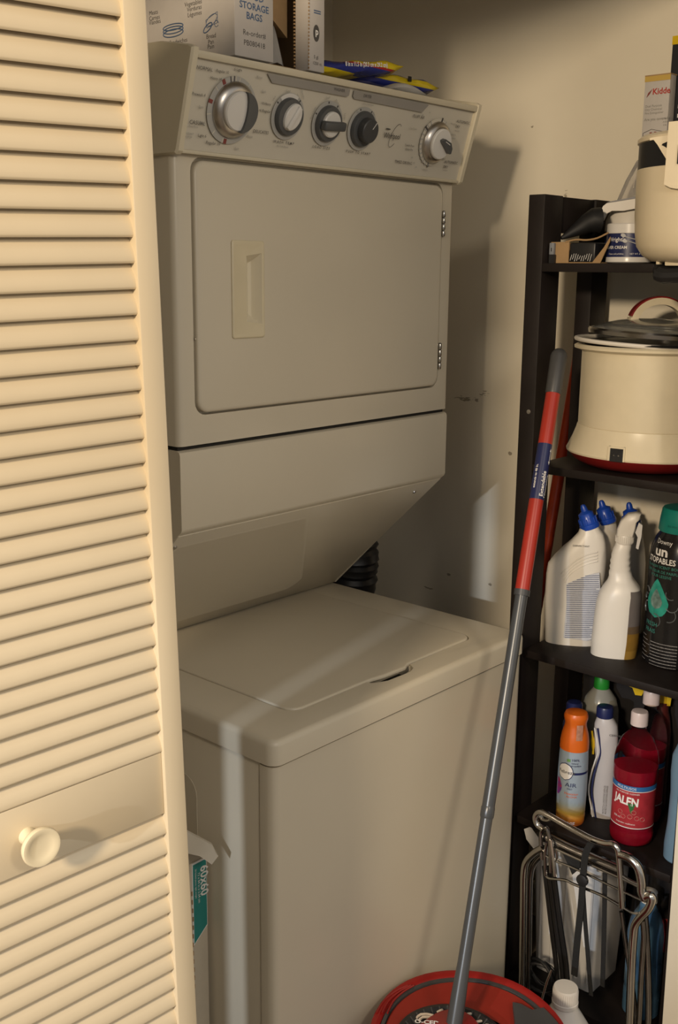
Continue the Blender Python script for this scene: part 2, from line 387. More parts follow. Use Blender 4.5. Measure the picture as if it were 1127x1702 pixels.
# seam shadow gap, apron, slanted panel
obj('seam_shadow', MB().box((.004, DY+.008, 1.285), (W-.004, .60, 1.296)), dark_gap, lc)
ap = [(DY+.030, 1.288), (DY+.006, 1.288), (DY+.0015, 1.2855), (DY, 1.281), (DY, 1.1725), (DY+.0018, 1.168), (DY+.0055, 1.1650), (DY+.020, 1.1530), (DY+.04, 1.16)]
obj('apron_panel', MB().prism(ap, lambda a, b, d: (d, a, b), .0012, W-.0012), enamel, lc, 30)
sA, sB = Vector((0, DY+.0085, 1.1605)), Vector((0, .4665, .9015)); sd = (sB-sA).normalized(); sn = Vector((0, sd.z, -sd.y)); L_ = (sB-sA).length
EX, EQ = .485, .335
def SP(x, q, o): return Vector((x, sA.y, sA.z))+sd*q+sn*o
obj('slanted_panel', MB().box((.002, 0, -.004), (W-.002, L_, 0), .0012, fn=lambda p: SP(p.x, p.y, p.z)), enamel, lc)
pg = MB()
def plate_outline(i):
    e = ellip(EX-.030, EQ-.030, .030-i, .030-i, 8, a0=-.5, a1=pi/2)
    return [(.015+i, .03+i), (.300-i, .03+i)]+e+[(.015+i, EQ-i)]
pg.loft([[SP(a, b, o) for a, b in plate_outline(i)] for i, o in ((0, .0001), (.002, .0010), (.006, .0012))])
obj('raised_plate', pg, enamel, lc, 60)  # thin raised plate added; its slanted side follows an edge in tone
for x in (.012, W-.055):
    obj('screw', MB().lathe(SP(x, .03, 0), [(.0038, 0), (.0036, .0015), (.002, .0024)], 12, rotM(sn)), brushed, lc)
for x_ in (.0025, W-.0055): obj('side_panel', MB().prism([(DY+.010, 1.2865), (DY+.010, 1.163), (.462, .9035), (.695, .9035), (.695, 1.2865)], lambda a, b, d: (d, a, b), x_, x_+.003), enamel, lc)
for x_ in (.01, W-.025): obj('dryer_support', MB().box((x_, .50, .902), (x_+.015, .68, 1.30)), enamel, lc)
# console
fA, fB = Vector((0, .177, 1.698)), Vector((0, .142, 1.82)); fd = (fB-fA).normalized(); fn_ = Vector((0, -fd.z, fd.y)); FL = (fB-fA).length
def CF_(x, h, o=0): return Vector((x, fA.y, fA.z))+fd*h+fn_*o
obj('console_body', MB().prism([(.145, 1.8185), (.1785, 1.7005), (.20, 1.697), (.45, 1.80), (.45, 1.8258), (.152, 1.8235)], lambda a, b, d: (d, a, b), .006, W-.006), face_m, lc)
cs = [p for p in bpy.data.objects if p.name == 'console_body'][0]
trim = MB().box((.004, FL-.0075, -.001), (W-.004, FL+.002, .0035), .0012, fn=lambda p: CF_(p.x, p.y, p.z))
obj('trim_strip', trim, cap_m, cs); trim = MB().box((.004, -.002, -.003), (W-.004, .0028, .0022), .001, fn=lambda p: CF_(p.x, p.y, p.z))
obj('trim_strip', trim, cap_m, cs)
for sgn in (-1, 1):
    e0 = -.005 if sgn < 0 else W+.005
    o2 = [(.1365, 1.824), (.1375, 1.818), (.1725, 1.698), (.1775, 1.694), (.20, 1.694), (.30, 1.694), (.30, 1.842), (.20, 1.838), (.145, 1.828)]
    i1 = [(.139, 1.8225), (.140, 1.818), (.175, 1.6995), (.178, 1.696), (.20, 1.696), (.298, 1.696), (.298, 1.840), (.20, 1.8365), (.147, 1.8265)]
    q = MB().loft([[(e0-sgn*.013, a, b) for a, b in i1], [(e0-sgn*.011, a, b) for a, b in o2], [(e0-sgn*.003, a, b) for a, b in o2],
                   [(e0 if a < .19 else e0+sgn*.003, a, b) for a, b in i1]])
    obj('end_cap', q, cap_m, cs, 30)
def plane_txt(items, m, fn, parent, name='lettering'):
    mb = MB()
    for it in items:
        s, x, y, size = it[:4]; k = it[4] if len(it) > 4 else {}
        text(mb, s, size, lambda a, b: fn(a, b), (x, y), **k)
    return obj(name, mb, m, parent)
cf = lambda a, b: CF_(a, b, .0010)
plane_txt([('NORMAL', .010, .1055, .0068), ('CASUAL', .012, .0365, .0075), ('DELICATES', .129, .0365, .0062), ('Prewash 4', .009, .073, .0056), ('Regular 10', .044, .1065, .0052), ('Heavy 14', .036, .0965, .0052),
           ('6 Light', .075, .1125, .0052), ('10 Heavy', .135, .0755, .005), ('•6 Regular', .133, .0655, .0055), ('Light 6', .030, .0215, .0055), ('Regular 10', .046, .0135, .006),
           ('W A S H   T E M P', .172, .0265, .0054, dict(bold=.01)), ('L O A D   S I Z E', .254, .0265, .0054, dict(bold=.01)), ('P U S H   T O   S T A R T', .330, .0262, .0054, dict(bold=.01)),
           ('FLUFF AIR', .472, .0935, .0068), ('TIMED DRYING', .452, .0195, .0066), ('AUTOMATIC', .590, .0975, .0066), ('DRY', .590, .0890, .0066), ('AUTOMATIC', .584, .0295, .0066), ('DRY', .584, .0210, .0066),
           ('Tumble Press', .468, .048, .0045), ('Damp Dry', .472, .042, .0045), ('WASHER', .275, .1110, .0062), ('DRYER', .343, .1095, .0062)], ink, cf, cs)
plane_txt([('Press Press', .012, .0325, .0035), ('TO START', .004, .0225, .004), ('TO STOP', .004, .0180, .004), ('Rinse', .118, .108, .005), ('Spin', .132, .091, .005), ('Spin', .024, .058, .005), ('Rinse', .029, .038, .005),
           ('Rinse', .119, .029, .005), ('Spin', .100, .0105, .005), ('Hot', .158, .082, .0045, dict(rot=1.2)), ('Cold', .178, .0975, .0045), ('Warm', .200, .0955, .0045, dict(rot=-.7)),
           ('Adjustable', .207, .105, .004, dict(rot=-1.0)), ('(for Cold Rinse)', .180, .0215, .0036), ('Small', .262, .0965, .0045, dict(rot=.3)), ('Medium', .283, .0975, .0045, dict(rot=-.6)), ('Extra Large', .240, .066, .004, dict(rot=1.3)),
           ('Large', .309, .082, .0045, dict(rot=-1.4)), ('On', .334, .0855, .0045), ('Off', .372, .090, .0045, dict(rot=-.9)), ('Select Level Signal', .345, .0995, .0035), ('Cool Down', .470, .075, .004), ('60', .494, .098, .004), ('70', .510, .1035, .004),
           ('More Dry', .575, .093, .004), ('Less Dry', .583, .076, .004), ('Heavy', .588, .070, .004), ('Press Care', .575, .047, .004), ('Normal', .572, .035, .004), ('High Heat', .590, .0835, .0035), ('Low Heat', .584, .0165, .0035),
           ('40', .492, .030, .004), ('30', .500, .022, .004), ('20', .508, .0155, .004), ('Delicates', .530, .0135, .0035)], ink_l, cf, cs, 'small_lettering')
obj('header_strip', MB().prism([(.137, .1165), (.149, .1055), (.307, .1055), (.311, .108), (.311, .1165)], lambda a, b, d: CF_(a, b, d), .0, .0007), strip_m, cs)
obj('header_strip', MB().prism([(.320, .1165), (.320, .108), (.324, .1045), (.493, .1030), (.505, .1155), (.505, .1165)], lambda a, b, d: CF_(a, b, d), .0, .0007), strip_m, cs)
lg = MB(); text(lg, 'Whirlpool', .0125, cf, (.411, .0555), rot=.02, bold=.008, sx=.78)
pts = ellip(.438, .061, .020, .0085, 20, rot=1.15, a0=-.4, a1=4.2)
lg.tube([CF_(a, b, .0006) for a, b in pts], .00035, 5)
lg.prism(ellip(.4185, .0695, .006, .0010, 12), lambda a, b, d: CF_(a, b, d), 0, .0008)
obj('logo', lg, ink, cs)
def disc(cx, cy, r, d0, d1, n=40, r2=None):
    r2 = r if r2 is None else r2
    return MB().loft([[CF_(a, b, d0) for a, b in ellip(cx, cy, r, r, n)], [CF_(a, b, d1) for a, b in ellip(cx, cy, r2, r2, n)]])
def dial_ticks(cx, cy, r0, r1, angs, wd, m, par, name='tick_marks'):
    mb = MB()
    for a in angs:
        c, s = cos(a), sin(a)
        mb.prism([(cx+r0*c-wd*s, cy+r0*s+wd*c), (cx+r1*c-wd*s, cy+r1*s+wd*c), (cx+r1*c+wd*s, cy+r1*s-wd*c), (cx+r0*c+wd*s, cy+r0*s-wd*c)], lambda a_, b_, d: CF_(a_, b_, d), .0006, .0012)
    return obj(name, mb, m, par)
def cone_rings(cx, cy, pr, n=40, ax=1, ay=1, rot=0): return MB().loft([[CF_(a, b, d) for a, b in ellip(cx, cy, r*ax, r*ay, n, rot)] for r, d in pr])
# timer knob
def skirt(cx, cy, r): return cone_rings(cx, cy, [(r, .001), (r, .003), (r*.985, .0045), (r*.90, .0080), (r*.80, .0110), (r*.73, .0115)])
x0_, y0_ = .0835, .0610
rg_ = obj('dial_ring', cone_rings(x0_, y0_, [(.0445, 0), (.0445, .0008)]), ring_m, lc)
dial_ticks(x0_, y0_, .038, .0448, (1.45, 1.62, 1.78, 1.0, .35, 2.5, 3.35, 4.0, 4.5), .0006, face_m, rg_)
dial_ticks(x0_, y0_, .038, .0448, (2.15, 2.95, 4.62), .0026, ink_r, rg_, 'red_mark')
dial_ticks(x0_, y0_, .038, .0448, (1.85, 1.70), .0007, ink, rg_, 'dark_mark')
k1 = obj('timer_knob', skirt(x0_+.002, y0_+.001, .0375), brushed, lc)
obj('knob_face', cone_rings(x0_+.002, y0_+.0015, [(.0262, .011), (.0262, .0150), (.0245, .0170), (.012, .0178)]), kwhite, k1)
kx, ky = x0_+.002, y0_+.0015
lune = ellip(kx, ky, .0275, .0275, 18, a0=-1.42, a1=1.30)+[(kx+.0275*cos(a)*.30+.001, ky+.0275*sin(a)*.99) for a in [1.30-(2.72)*i/11 for i in range(12)]]
obj('knob_grip', MB().prism(lune, lambda a, b, d: CF_(a, b, d), .0115, .0215), kgrey, k1)
def small_ring(cx, cy): return obj('dial_ring', cone_rings(cx, cy, [(.0325, 0), (.0325, .0008)]), ring_m, lc)
# wash temperature knob
c2 = (.1915, .0645); r2_ = small_ring(*c2); obj('light_arc', MB().prism(ellip(c2[0], c2[1], .0318, .0318, 12, a0=1.1, a1=2.3)+ellip(c2[0], c2[1], .0265, .0265, 12, a0=2.3, a1=1.1), lambda a, b, d: CF_(a, b, d), .0008, .0013), kwhite, r2_)
dial_ticks(c2[0], c2[1], .0285, .0315, (2.55, .9), .001, ink, r2_)
k2 = obj('temperature_knob', cone_rings(*c2, [(.0265, .001), (.0262, .005), (.0245, .0080), (.022, .0083)]), kgrey, lc)
obj('knob_face', cone_rings(c2[0]+.001, c2[1]+.001, [(.0195, .008), (.019, .0115), (.017, .013), (.006, .0135)], 32, .80, 1.05, -.5), kwhite, k2)
obj('knob_ridge', MB().box((-.0045, -.0185, .008), (.0045, .0185, .0160), .002, fn=lambda p: CF_(c2[0]+.001+p.x*cos(-.5)-p.y*sin(-.5), c2[1]+p.x*sin(-.5)+p.y*cos(-.5), p.z)), kwhite, k2)
# load size knob
c3 = (.2760, .0635); r3_ = small_ring(*c3); dial_ticks(c3[0], c3[1], .0285, .0315, (2.75, 1.75, 1.05), .001, ink, r3_)
k3 = obj('load_size_knob', cone_rings(*c3, [(.0265, .001), (.0262, .005), (.0245, .0080), (.022, .0083)]), kgrey, lc)
obj('knob_face', cone_rings(*c3, [(.0190, .008), (.0185, .0115), (.0165, .013), (.006, .0133)], 32), kwhite, k3)
obj('knob_grip', MB().box((-.0225, -.0070, .008), (.0240, .0065, .0205), .0035, 3, fn=lambda p: CF_(c3[0]+p.x, c3[1]-.001+p.y+.06*p.x, p.z)), kgrey, k3)
# start knob
c4 = (.3560, .0635); r4_ = small_ring(*c4); dial_ticks(c4[0], c4[1], .0285, .0315, (2.0, 1.1), .001, ink, r4_)
k4 = obj('start_knob', cone_rings(*c4, [(.0270, .001), (.0268, .005), (.0250, .0075), (.020, .008)]), kgrey, lc)
obj('knob_core', cone_rings(*c4, [(.0185, .0075), (.0180, .0190), (.0165, .0203), (.010, .0206)]), mat('knob_grey_core', (.055, .056, .058), .45, var=.1), k4)
obj('pointer_line', MB().box((-.0006, .004, .0200), (.0006, .0165, .0209), fn=lambda p: CF_(c4[0]+p.x*cos(-.6)-p.y*sin(-.6), c4[1]+p.x*sin(-.6)+p.y*cos(-.6), p.z)), kwhite, k4)
# dryer timer
c5 = (.5440, .0600)
r5_ = obj('dial_ring', cone_rings(*c5, [(.0385, 0), (.0385, .0006)]), face_m, lc)
dial_ticks(c5[0], c5[1], .034, .040, [2.2+.22*i for i in range(12)]+[.4, .7, 1.1], .0010, ring_m, r5_)
dial_ticks(c5[0], c5[1], .033, .041, (1.40, 2.55, 4.62), .0016, ink, r5_, 'dark_mark')
k5 = obj('dryer_timer_knob', skirt(c5[0]+.002, c5[1], .0345), brushed, lc)
obj('knob_face', cone_rings(c5[0]+.002, c5[1], [(.0250, .0110), (.0250, .0145), (.0235, .0165), (.010, .0172)]), kwhite, k5)
gp = [(-.004, .003), (.002, .006), (.020, .001), (.0265, -.008), (.026, -.016), (.022, -.017), (.010, -.009), (-.003, .000)]
obj('knob_grip', MB().prism([(c5[0]-.004+a, c5[1]+.004+b) for a, b in gp], lambda a, b, d: CF_(a, b, d), .0160, .0240), kgrey, k5)
obj('pointer_line', MB().prism([(c5[0]+.000, c5[1]+.0065), (c5[0]+.013, c5[1]+.0025), (c5[0]+.013, c5[1]+.0013), (c5[0]+.000, c5[1]+.0053)], lambda a, b, d: CF_(a, b, d), .0240, .0245), kwhite, k5)
# black flexible hose behind the slanted panel
hs = MB(); P = smooth([Vector(p) for p in ((.712, .52, .13), (.712, .50, .55), (.708, .48, .86), (.706, .475, .97), (.708, .53, 1.05), (.712, .62, 1.08), (.716, .735, 1.08))], 14)
hs.tube(P, [.052+.004*(i % 2)+.002*sin(i*1.7) for i in range(len(P))], 18)
hh = obj('dryer_hose', hs, mat('hose_black', (.012, .012, .013), .35, var=.3, bump=.6, bscale=18)); hh['label'] = 'black ribbed hose in the dark gap under the slanted dryer panel'; hh['category'] = 'hose'
fl = MB(); n = 9
for k in range(2):
    pts = [hit(614+5*k, 908, 1, .50), hit(624, 925+8*k, 1, .50), hit(621, 940+12*k, 1, .47), hit(611+6*k, 962+4*k, 1, .49)]
    fl.tube(pts, [.006, .010, .005, .001], 6, sm=3)
fg = obj('torn_cover', fl, MC['hose_black'], hh) if False else None
# ------------------------------------------------------------------ cartons on the dryer
bz = 1.8265
b1 = thing('carton', 'white carton printed with bread pictures and food storage bag lettering', 'box', (.11, .3, bz))
bx = obj('box_body', MB().box((.0815, .150, bz), (.1545, .47, 2.05), .0012), card_w, b1)
fx = lambda a, b: Vector((.0813, .150-a, b))      # a measured backwards from the corner (negative = deeper)
fy = lambda a, b: Vector((a, .1498, b))
plane_txt([('FOOD', .118, 1.9010, .0125, dict(align='CENTER', bold=.02)), ('STORAGE', .118, 1.8885, .0125, dict(align='CENTER', bold=.02)), ('BAGS', .118, 1.8760, .0125, dict(align='CENTER', bold=.02))], blue_ink, fy, bx)
plane_txt([('Re-order#', .118, 1.8550, .0100, dict(align='CENTER')), ('PB080418', .118, 1.8420, .0100, dict(align='CENTER'))], ink, fy, bx)
def fxp(px, py):
    p = hit(px, py, 0, .0815); return (.150-p.y, p.z)
tl = []
for s, px, py, sz in (('Vegetables', 307, 12, .0085), ('Verduras', 311, 20, .0085), ('Légumes', 312, 29, .0085), ('Bread', 343, 65, .0085), ('Pan', 346, 74, .0085), ('Pain', 345, 82, .0085), ('Meats', 248, 26, .0085), ('Carnes', 248, 35, .0085), ('Viandes', 248, 42, .0085), ('Sandwiches', 282, 75, .0085)):
    a, b = fxp(px, py); tl.append((s, a, b, sz, dict(align='LEFT' if px in (307, 311, 312, 343, 345, 346) else 'LEFT')))
plane_txt(tl, ink, fx, bx, 'small_lettering')
ic = MB(); a, b = fxp(288, 50)
def dline(pts, r=.0004): ic.tube([Vector((.0812, .150-x, z)) for x, z in pts], r, 5)
for k, (ry, dz) in enumerate(((.010, .004), (.010, 0), (.009, -.004))): dline(ellip(a, b+dz, .022, .004+.0005*k, 20)+[(a+.022, b+dz)], .0008)
a, b = fxp(352, 37)
dline(ellip(a, b+.003, .012, .006, 16, .4)+[(a+.012, b+.006)]); dline([(a-.010, b-.006), (a-.012, b+.004), (a+.012, b+.012), (a+.012, b-.002), (a-.010, b-.006)])
dline(ellip(a-.008, b-.006, .010, .004, 14, .5)+[(a, b)], .0007); dline(ellip(a+.010, b-.003, .004, .004, 12))
obj('picture_lines', ic, blue_ink, bx)
b2 = thing('carton', 'opened brown-lined carton holding plastic bags, right of the lettered one', 'box', (.21, .3, bz))
o_ = MB()
o_.box((.160, .17, bz), (.263, .45, bz+.003)).box((.160, .17, bz), (.163, .45, 2.05)).box((.260, .17, bz), (.263, .45, 2.05)).box((.160, .447, bz), (.263, .45, 2.05))
obj('box_body', o_, card_b, b2)
obj('inner_flap', MB().add([(.164, .18, 1.905), (.222, .19, 1.874), (.222, .25, 1.885), (.164, .25, 1.95), (.164, .18, 1.98), (.222, .19, 1.98), (.222, .25, 1.98), (.164, .25, 1.98)],
    [(0, 1, 2, 3), (4, 7, 6, 5), (0, 4, 5, 1), (1, 5, 6, 2), (2, 6, 7, 3), (3, 7, 4, 0)]), card_b, b2)
pf = obj('front_flap', MB().box((.2255, .1495, bz), (.2585, .1765, 2.05), .0008), card_w, b2)
fe = MB()
for k in range(46): fe.box((.2235, .1765, bz+.002+k*.0048), (.2256, .1785, bz+.0045+k*.0048)); fe.box((.2248, .1488, bz+.002+k*.0048), (.2262, .150, bz+.0045+k*.0048))
obj('corrugated_edge', fe, card_b, pf)
g2 = lambda a, b: Vector((a, .1492, b))
lo = MB(); lo.prism(ellip(.241, 1.8785, .0062, .0115, 24), lambda a, b, d: (a, d, b), .1490, .1496)
obj('round_logo', lo, ink, pf)
plane_txt([('p', .2385, 1.8765, .013, dict(bold=.03)), ], white_ink, lambda a, b: Vector((a, .1487, b)), pf)
plane_txt([('5 gl.', .236, 1.8440, .0065), ('1250 ct.', .2335, 1.8355, .0062)], ink, g2, pf, 'small_lettering')
obj('blue_bars', MB().box((.236, .1490, 1.905), (.250, .1496, 1.9065)).box((.236, .1490, 1.908), (.250, .1496, 1.9095)), blue_ink, pf)
bag = MB(); rings = []
for k in range(10):
    t = k/9; z = bz+.003+.075*t; r = .026*(1-t**3)**.5+.002
    rings.append([(.192+r*cos(a)*(1+.15*sin(5*a+3*t)), .215+.035*sin(a)*(1-t*.6)*(1+.1*sin(4*a)), z+.006*sin(3*a)) for a in [2*pi*j/20 for j in range(20)]])
bag.loft(rings); bg = obj('plastic_bag', bag, mat('milky_film', (.42, .40, .37), .35, trans=.2, var=.2, bump=.8, bscale=40))
bg['label'] = 'crumpled milky plastic bag inside the opened brown-lined carton'; bg['category'] = 'bag'
# ------------------------------------------------------------------ sponge packets
def band_mat(name, bands, axis='Z', rough=.2):
    m = bpy.data.materials.new(name); m.use_nodes = True; nt = m.node_tree; b = nt.nodes['Principled BSDF']; b.inputs['Roughness'].default_value = rough
    tc = nt.nodes.new('ShaderNodeTexCoord'); sp = nt.nodes.new('ShaderNodeSeparateXYZ'); nt.links.new(tc.outputs['Generated'], sp.inputs[0])
    r = nt.nodes.new('ShaderNodeValToRGB'); r.color_ramp.interpolation = 'CONSTANT'
    el = r.color_ramp.elements
    for i, (p, c) in enumerate(bands):
        e = el[i] if i < 2 else el.new(p)
        e.position = p; e.color = (*c, 1)
    nz = nt.nodes.new('ShaderNodeTexNoise'); nz.inputs['Scale'].default_value = 9; nt.links.new(tc.outputs['Object'], nz.inputs['Vector'])
    ma = nt.nodes.new('ShaderNodeMath'); ma.operation = 'MULTIPLY_ADD'; ma.inputs[1].default_value = .05; nt.links.new(nz.outputs['Fac'], ma.inputs[0]); nt.links.new(sp.outputs[axis], ma.inputs[2])
    nt.links.new(ma.outputs[0], r.inputs[0]); nt.links.new(r.outputs[0], b.inputs['Base Color'])
    bp = nt.nodes.new('ShaderNodeBump'); bp.inputs['Strength'].default_value = .5; bp.inputs['Distance'].default_value = .003
    n2 = nt.nodes.new('ShaderNodeTexNoise'); n2.inputs['Scale'].default_value = 45; nt.links.new(tc.outputs['Object'], n2.inputs['Vector']); nt.links.new(n2.outputs['Fac'], bp.inputs['Height']); nt.links.new(bp.outputs[0], b.inputs['Normal'])
    return m
YL, NB, RD = (.60, .46, .01), (.02, .03, .20), (.35, .02, .02)
def packet(name, label, xl, xr, yc, dep, zb, zt_l, zt_r, th, m, group):
    t = thing(name, label, 'packet', ((xl+xr)/2, yc, zb), group)
    n = 14; rings = []
    for i in range(n+1):
        u = i/n; x = xl+(xr-xl)*u; k = min(1, (min(u, 1-u)/.10))**.6*.92+.08
        zc = zt_l+(zt_r-zt_l)*u-th/2; h = th/2*k; rg = []
        for j in range(20):
            a = 2*pi*j/20; ca, sa = cos(a), sin(a)
            rg.append((x, yc+dep/2*math.copysign(abs(ca)**.7, ca), zc+h*math.copysign(abs(sa)**.75, sa)+.0015*sin(x*90+j)))
        rings.append(rg)
    return t, obj('wrapper', MB().loft(rings), m, t)
mA = band_mat('packet_wrap', [(0, YL), (.30, NB), (.60, RD), (.67, YL)])
mB_ = band_mat('packet_wrap_b', [(0, (.12, .12, .3)), (.22, NB), (.48, YL), (.86, NB)])
tA, wA = packet('sponge_packet', 'yellow, blue and red foil packet tilted up against the cartons', .262, .463, .205, .08, bz, 1.8485, 1.8760, .024, mA, None)
plane_txt([('8 in x 11.5 in (20.3 cm x 29.2 cm)', .322, 1.8470, .0090, dict(rot=.115, bold=.03, sx=.82))], white_ink, lambda a, b: Vector((a, .1640, b)), wA)
tB, wB = packet('sponge_packet', 'flat yellow and blue foil packet nearest the right console end', .385, .600, .235, .08, bz, 1.8600, 1.8640, .026, mB_, None)
obj('dark_seal', MB().box((.512, .193, 1.8520), (.520, .1945, 1.8600)), dark_gap, wB)
pfm = MB(); rings = []
for i in range(13):
    u = i/12; x = .43+.10*u; h = .011*sin(pi*u)+.0012
    rings.append([(x, .185+.022*cos(2*pi*j/12), bz+h*.7+h*.7*sin(2*pi*j/12)) for j in range(12)])
pfm.loft(rings); pw = obj('plastic_wrapper', pfm, mat('white_film', (.62, .60, .56), .3, var=.1, bump=.6, bscale=40)); pw['label'] = 'scrap of clear-white plastic wrapper below the foil packets on the console'; pw['category'] = 'wrapper'
# ------------------------------------------------------------------ flat carton left of the washer
t = thing('carton', 'tall narrow white carton with a teal 60x60 panel beside the washer', 'box', (-.022, .3, .127))
bb = obj('box_body', MB().box((-.040, .140, .127), (-.006, .60, .672), .001), mat('card_warm', (.52, .46, .36), .75, var=.08, scale=30), t)
q = lambda a, b: Vector((a, .1394, b))
obj('teal_panel', MB().prism([(-.0335, .535), (-.0075, .557), (-.0075, .668), (-.0335, .668)], lambda a, b, d: (a, d, b), .1392, .1398), teal, bb)
obj('panel_border', MB().prism([(-.0355, .5315), (-.0065, .5555), (-.0065, .671), (-.0355, .671)], lambda a, b, d: (a, d, b), .1395, .1399), white_ink, bb)
plane_txt([('60x60', -.0190, .6600, .0215, dict(rot=-pi/2, bold=.02, sx=.95)), ('72 x 84 in x 2.54 cm', -.0245, .652, .0062, dict(rot=-pi/2)), ('50 folded pieces, light weight', -.030, .660, .0042, dict(rot=-pi/2))], white_ink, lambda a, b: Vector((a, .1388, b)), bb)
pe = MB()
for k in range(34): pe.box((-.0368+.0006*sin(k*.9), .1385, .14+k*.0145), (-.0352+.0006*sin(k*.9), .1405, .147+k*.0145))
obj('perforated_edge', pe, card_b, bb)
fl = [hit(300, 1377, 1, .115), hit(354, 1405, 1, .105), hit(363, 1423, 1, .085), hit(352, 1437, 1, .085), hit(332, 1423, 1, .095), hit(300, 1416, 1, .105)]
m_ = MB().loft([[p for p in fl], [p+Vector((0, .004, .003)) for p in fl]])
m_.add([fl[0], fl[1], Vector((-.006, .142, .674)), Vector((-.040, .142, .674)), fl[0]+Vector((0, .0, -.003)), fl[1]+Vector((0, 0, -.003)), Vector((-.006, .142, .671)), Vector((-.040, .142, .671))], [(0, 1, 2, 3), (4, 7, 6, 5), (0, 4, 5, 1), (2, 6, 7, 3), (1, 5, 6, 2), (3, 7, 4, 0)])
obj('flap', m_, MC['card_warm'], bb, 20)
# ------------------------------------------------------------------ shelf unit
XS, YE, YN = .675, .02, -.300
sh = thing('shelf_unit', 'dark espresso open shelf unit with five boards by the right wall', 'shelf', (.79, -.13, .127))
for x0, x1 in ((XS, XS+.060), (.852, .912)):
    for y0, y1 in ((YE, YE+.032), (YN-.001, YN-.013)):
        obj('post', MB().box((x0, min(y0, y1), .127), (x1, max(y0, y1), 1.674), .0012), espresso, sh)
for y0 in (YE+.004, YN-.011): obj('end_rail', MB().box((XS+.060, y0, 1.612), (.852, y0+.02 if y0 > 0 else y0+.008, 1.673), .001), espresso, sh)
ZS = (1.559, 1.2065, .8545, .516, .163)
for z in ZS: obj('shelf_board', MB().box((XS, YN, z-.0145), (.912, YE-.0003, z), .001), espresso, sh)
obj('dark_sheet', MB().box((.914, YN, .15), (.920, YE-.001, .84)), mat('sheet_black', (.010, .008, .008), .7, var=.2), sh)  # near-black sheet added to darken the view behind the lower boards
for z in (.60, 1.30): obj('bolt', MB().lathe((XS, YE+.012, z), [(.004, 0), (.004, .001), (.002, .0015)], 12, rotM((-1, 0, 0))), brushed, sh)
# ---- top board
Z1 = ZS[0]
c = (.700, -.265)
ap_ = thing('lidded_cooker', 'cream rounded appliance with black band and latch, largest on the top board', 'appliance', (c[0], c[1], Z1))
obj('body', MB().lathe((c[0], c[1], 0), [(.055, Z1+.001), (.085, Z1+.003), (.100, Z1+.012), (.110, Z1+.026), (.1135, Z1+.046), (.1155, Z1+.075), (.1165, 1.699), (.115, 1.701)], 56), cream_p, ap_)
obj('band', MB().lathe((c[0], c[1], 0), [(.114, 1.699), (.1155, 1.7005), (.1155, 1.738), (.114, 1.739)], 56), black_p, ap_)
th = facing(c)
obj('lid', MB().lathe((c[0], c[1], 0), [(.114, 1.738), (.1180, 1.7395), (.1180, 1.745), (.112, 1.750), (.08, 1.756), (.02, 1.759)], 56), cream_p, ap_)
f_ = wrap(c, .1180, th, 0)
# cream fairing that runs down over the band towards the latch
pm = MB(); s0_, s1_ = -.098, .05
def zlow(s): return 1.7385 if s < -.100 else max(1.708, 1.7385-(s+.100)*1.15)
S = [-.112+.15*i/16 for i in range(17)]
pm.loft([[f_(s, zlow(s), .0005) for s in S]+[f_(s, 1.742, .0005) for s in S[::-1]], [f_(s, zlow(s), -.004) for s in S]+[f_(s, 1.742, -.004) for s in S[::-1]]])
obj('fairing', pm, cream_p, ap_)
lt = MB(); S = [-.070+.08*i/8 for i in range(9)]
zl = [1.672, 1.667, 1.665, 1.665, 1.665, 1.665, 1.665, 1.665, 1.665]
lt.loft([[f_(s, z, .007) for s, z in zip(S, zl)]+[f_(s, 1.760, .006) for s in S[::-1]], [f_(s, z-.001, -.003) for s, z in zip(S, zl)]+[f_(s, 1.762, -.012) for s in S[::-1]]])
obj('latch', lt, cream_p, ap_)
obj('latch_slot', MB().loft([[f_(s, z, .0075) for s, z in ((-.052, 1.700), (-.0505, 1.700), (-.0505, 1.7255), (-.02, 1.7255), (.0, 1.7255), (.0, 1.7270), (-.02, 1.7270), (-.052, 1.7270))], [f_(s, z, .006) for s, z in ((-.052, 1.700), (-.0505, 1.700), (-.0505, 1.7255), (-.02, 1.7255), (.0, 1.7255), (.0, 1.7270), (-.02, 1.7270), (-.052, 1.7270))]]), dark_gap, ap_)
ft = MB(); a_ = hit(1094, 452, 0, .642); 
ft.tube([(.650, a_.y+.004, Z1-.006), (.640, a_.y-.004, Z1-.016), (.638, a_.y-.03, Z1-.018), (.64, a_.y-.10, Z1-.010)], [.009, .013, .012, .010], 10, sm=4)
obj('foot', ft, black_p, ap_)
obj('clip', MB().box((.636, a_.y-.004, Z1-.002), (.648, a_.y+.002, Z1+.008), .001).box((.628, a_.y-.045, Z1-.004), (.650, a_.y-.016, Z1+.016), .002), cream_p, ap_)
kb = thing('carton', 'white carton with yellow top stripe standing behind the cream appliance', 'box', (.85, -.11, Z1))
kbo = obj('box_body', MB().box((.800, -.1325, Z1+.0005), (.822, -.087, 1.867), .0008), card_w, kb)
obj('top_stripe', MB().box((.7994, -.1328, 1.858), (.8005, -.0867, 1.8665)), mat('gold', (.50, .34, .08), .5, var=.05), kbo)
obj('brown_edge', MB().box((.7993, -.1329, 1.8665), (.8225, -.0866, 1.8685)), card_b, kbo)
kf = lambda a, b: Vector((.7993, -.087-a, b))
ky_ = [('Dual Purpose', .0035, 1.8170, .0055), ('Dry Chemical', .0035, 1.8115, .0055), ('Fire Extinguisher', .0035, 1.8060, .0050), ('Are you covered?', .0035, 1.7955, .0062, dict(bold=.02)), ('10', .0385, 1.7955, .004), ('A-B:C', .0375, 1.7905, .004), ('2 lb', .0385, 1.7855, .004)]
plane_txt(ky_, ink_l, kf, kbo, 'small_lettering')
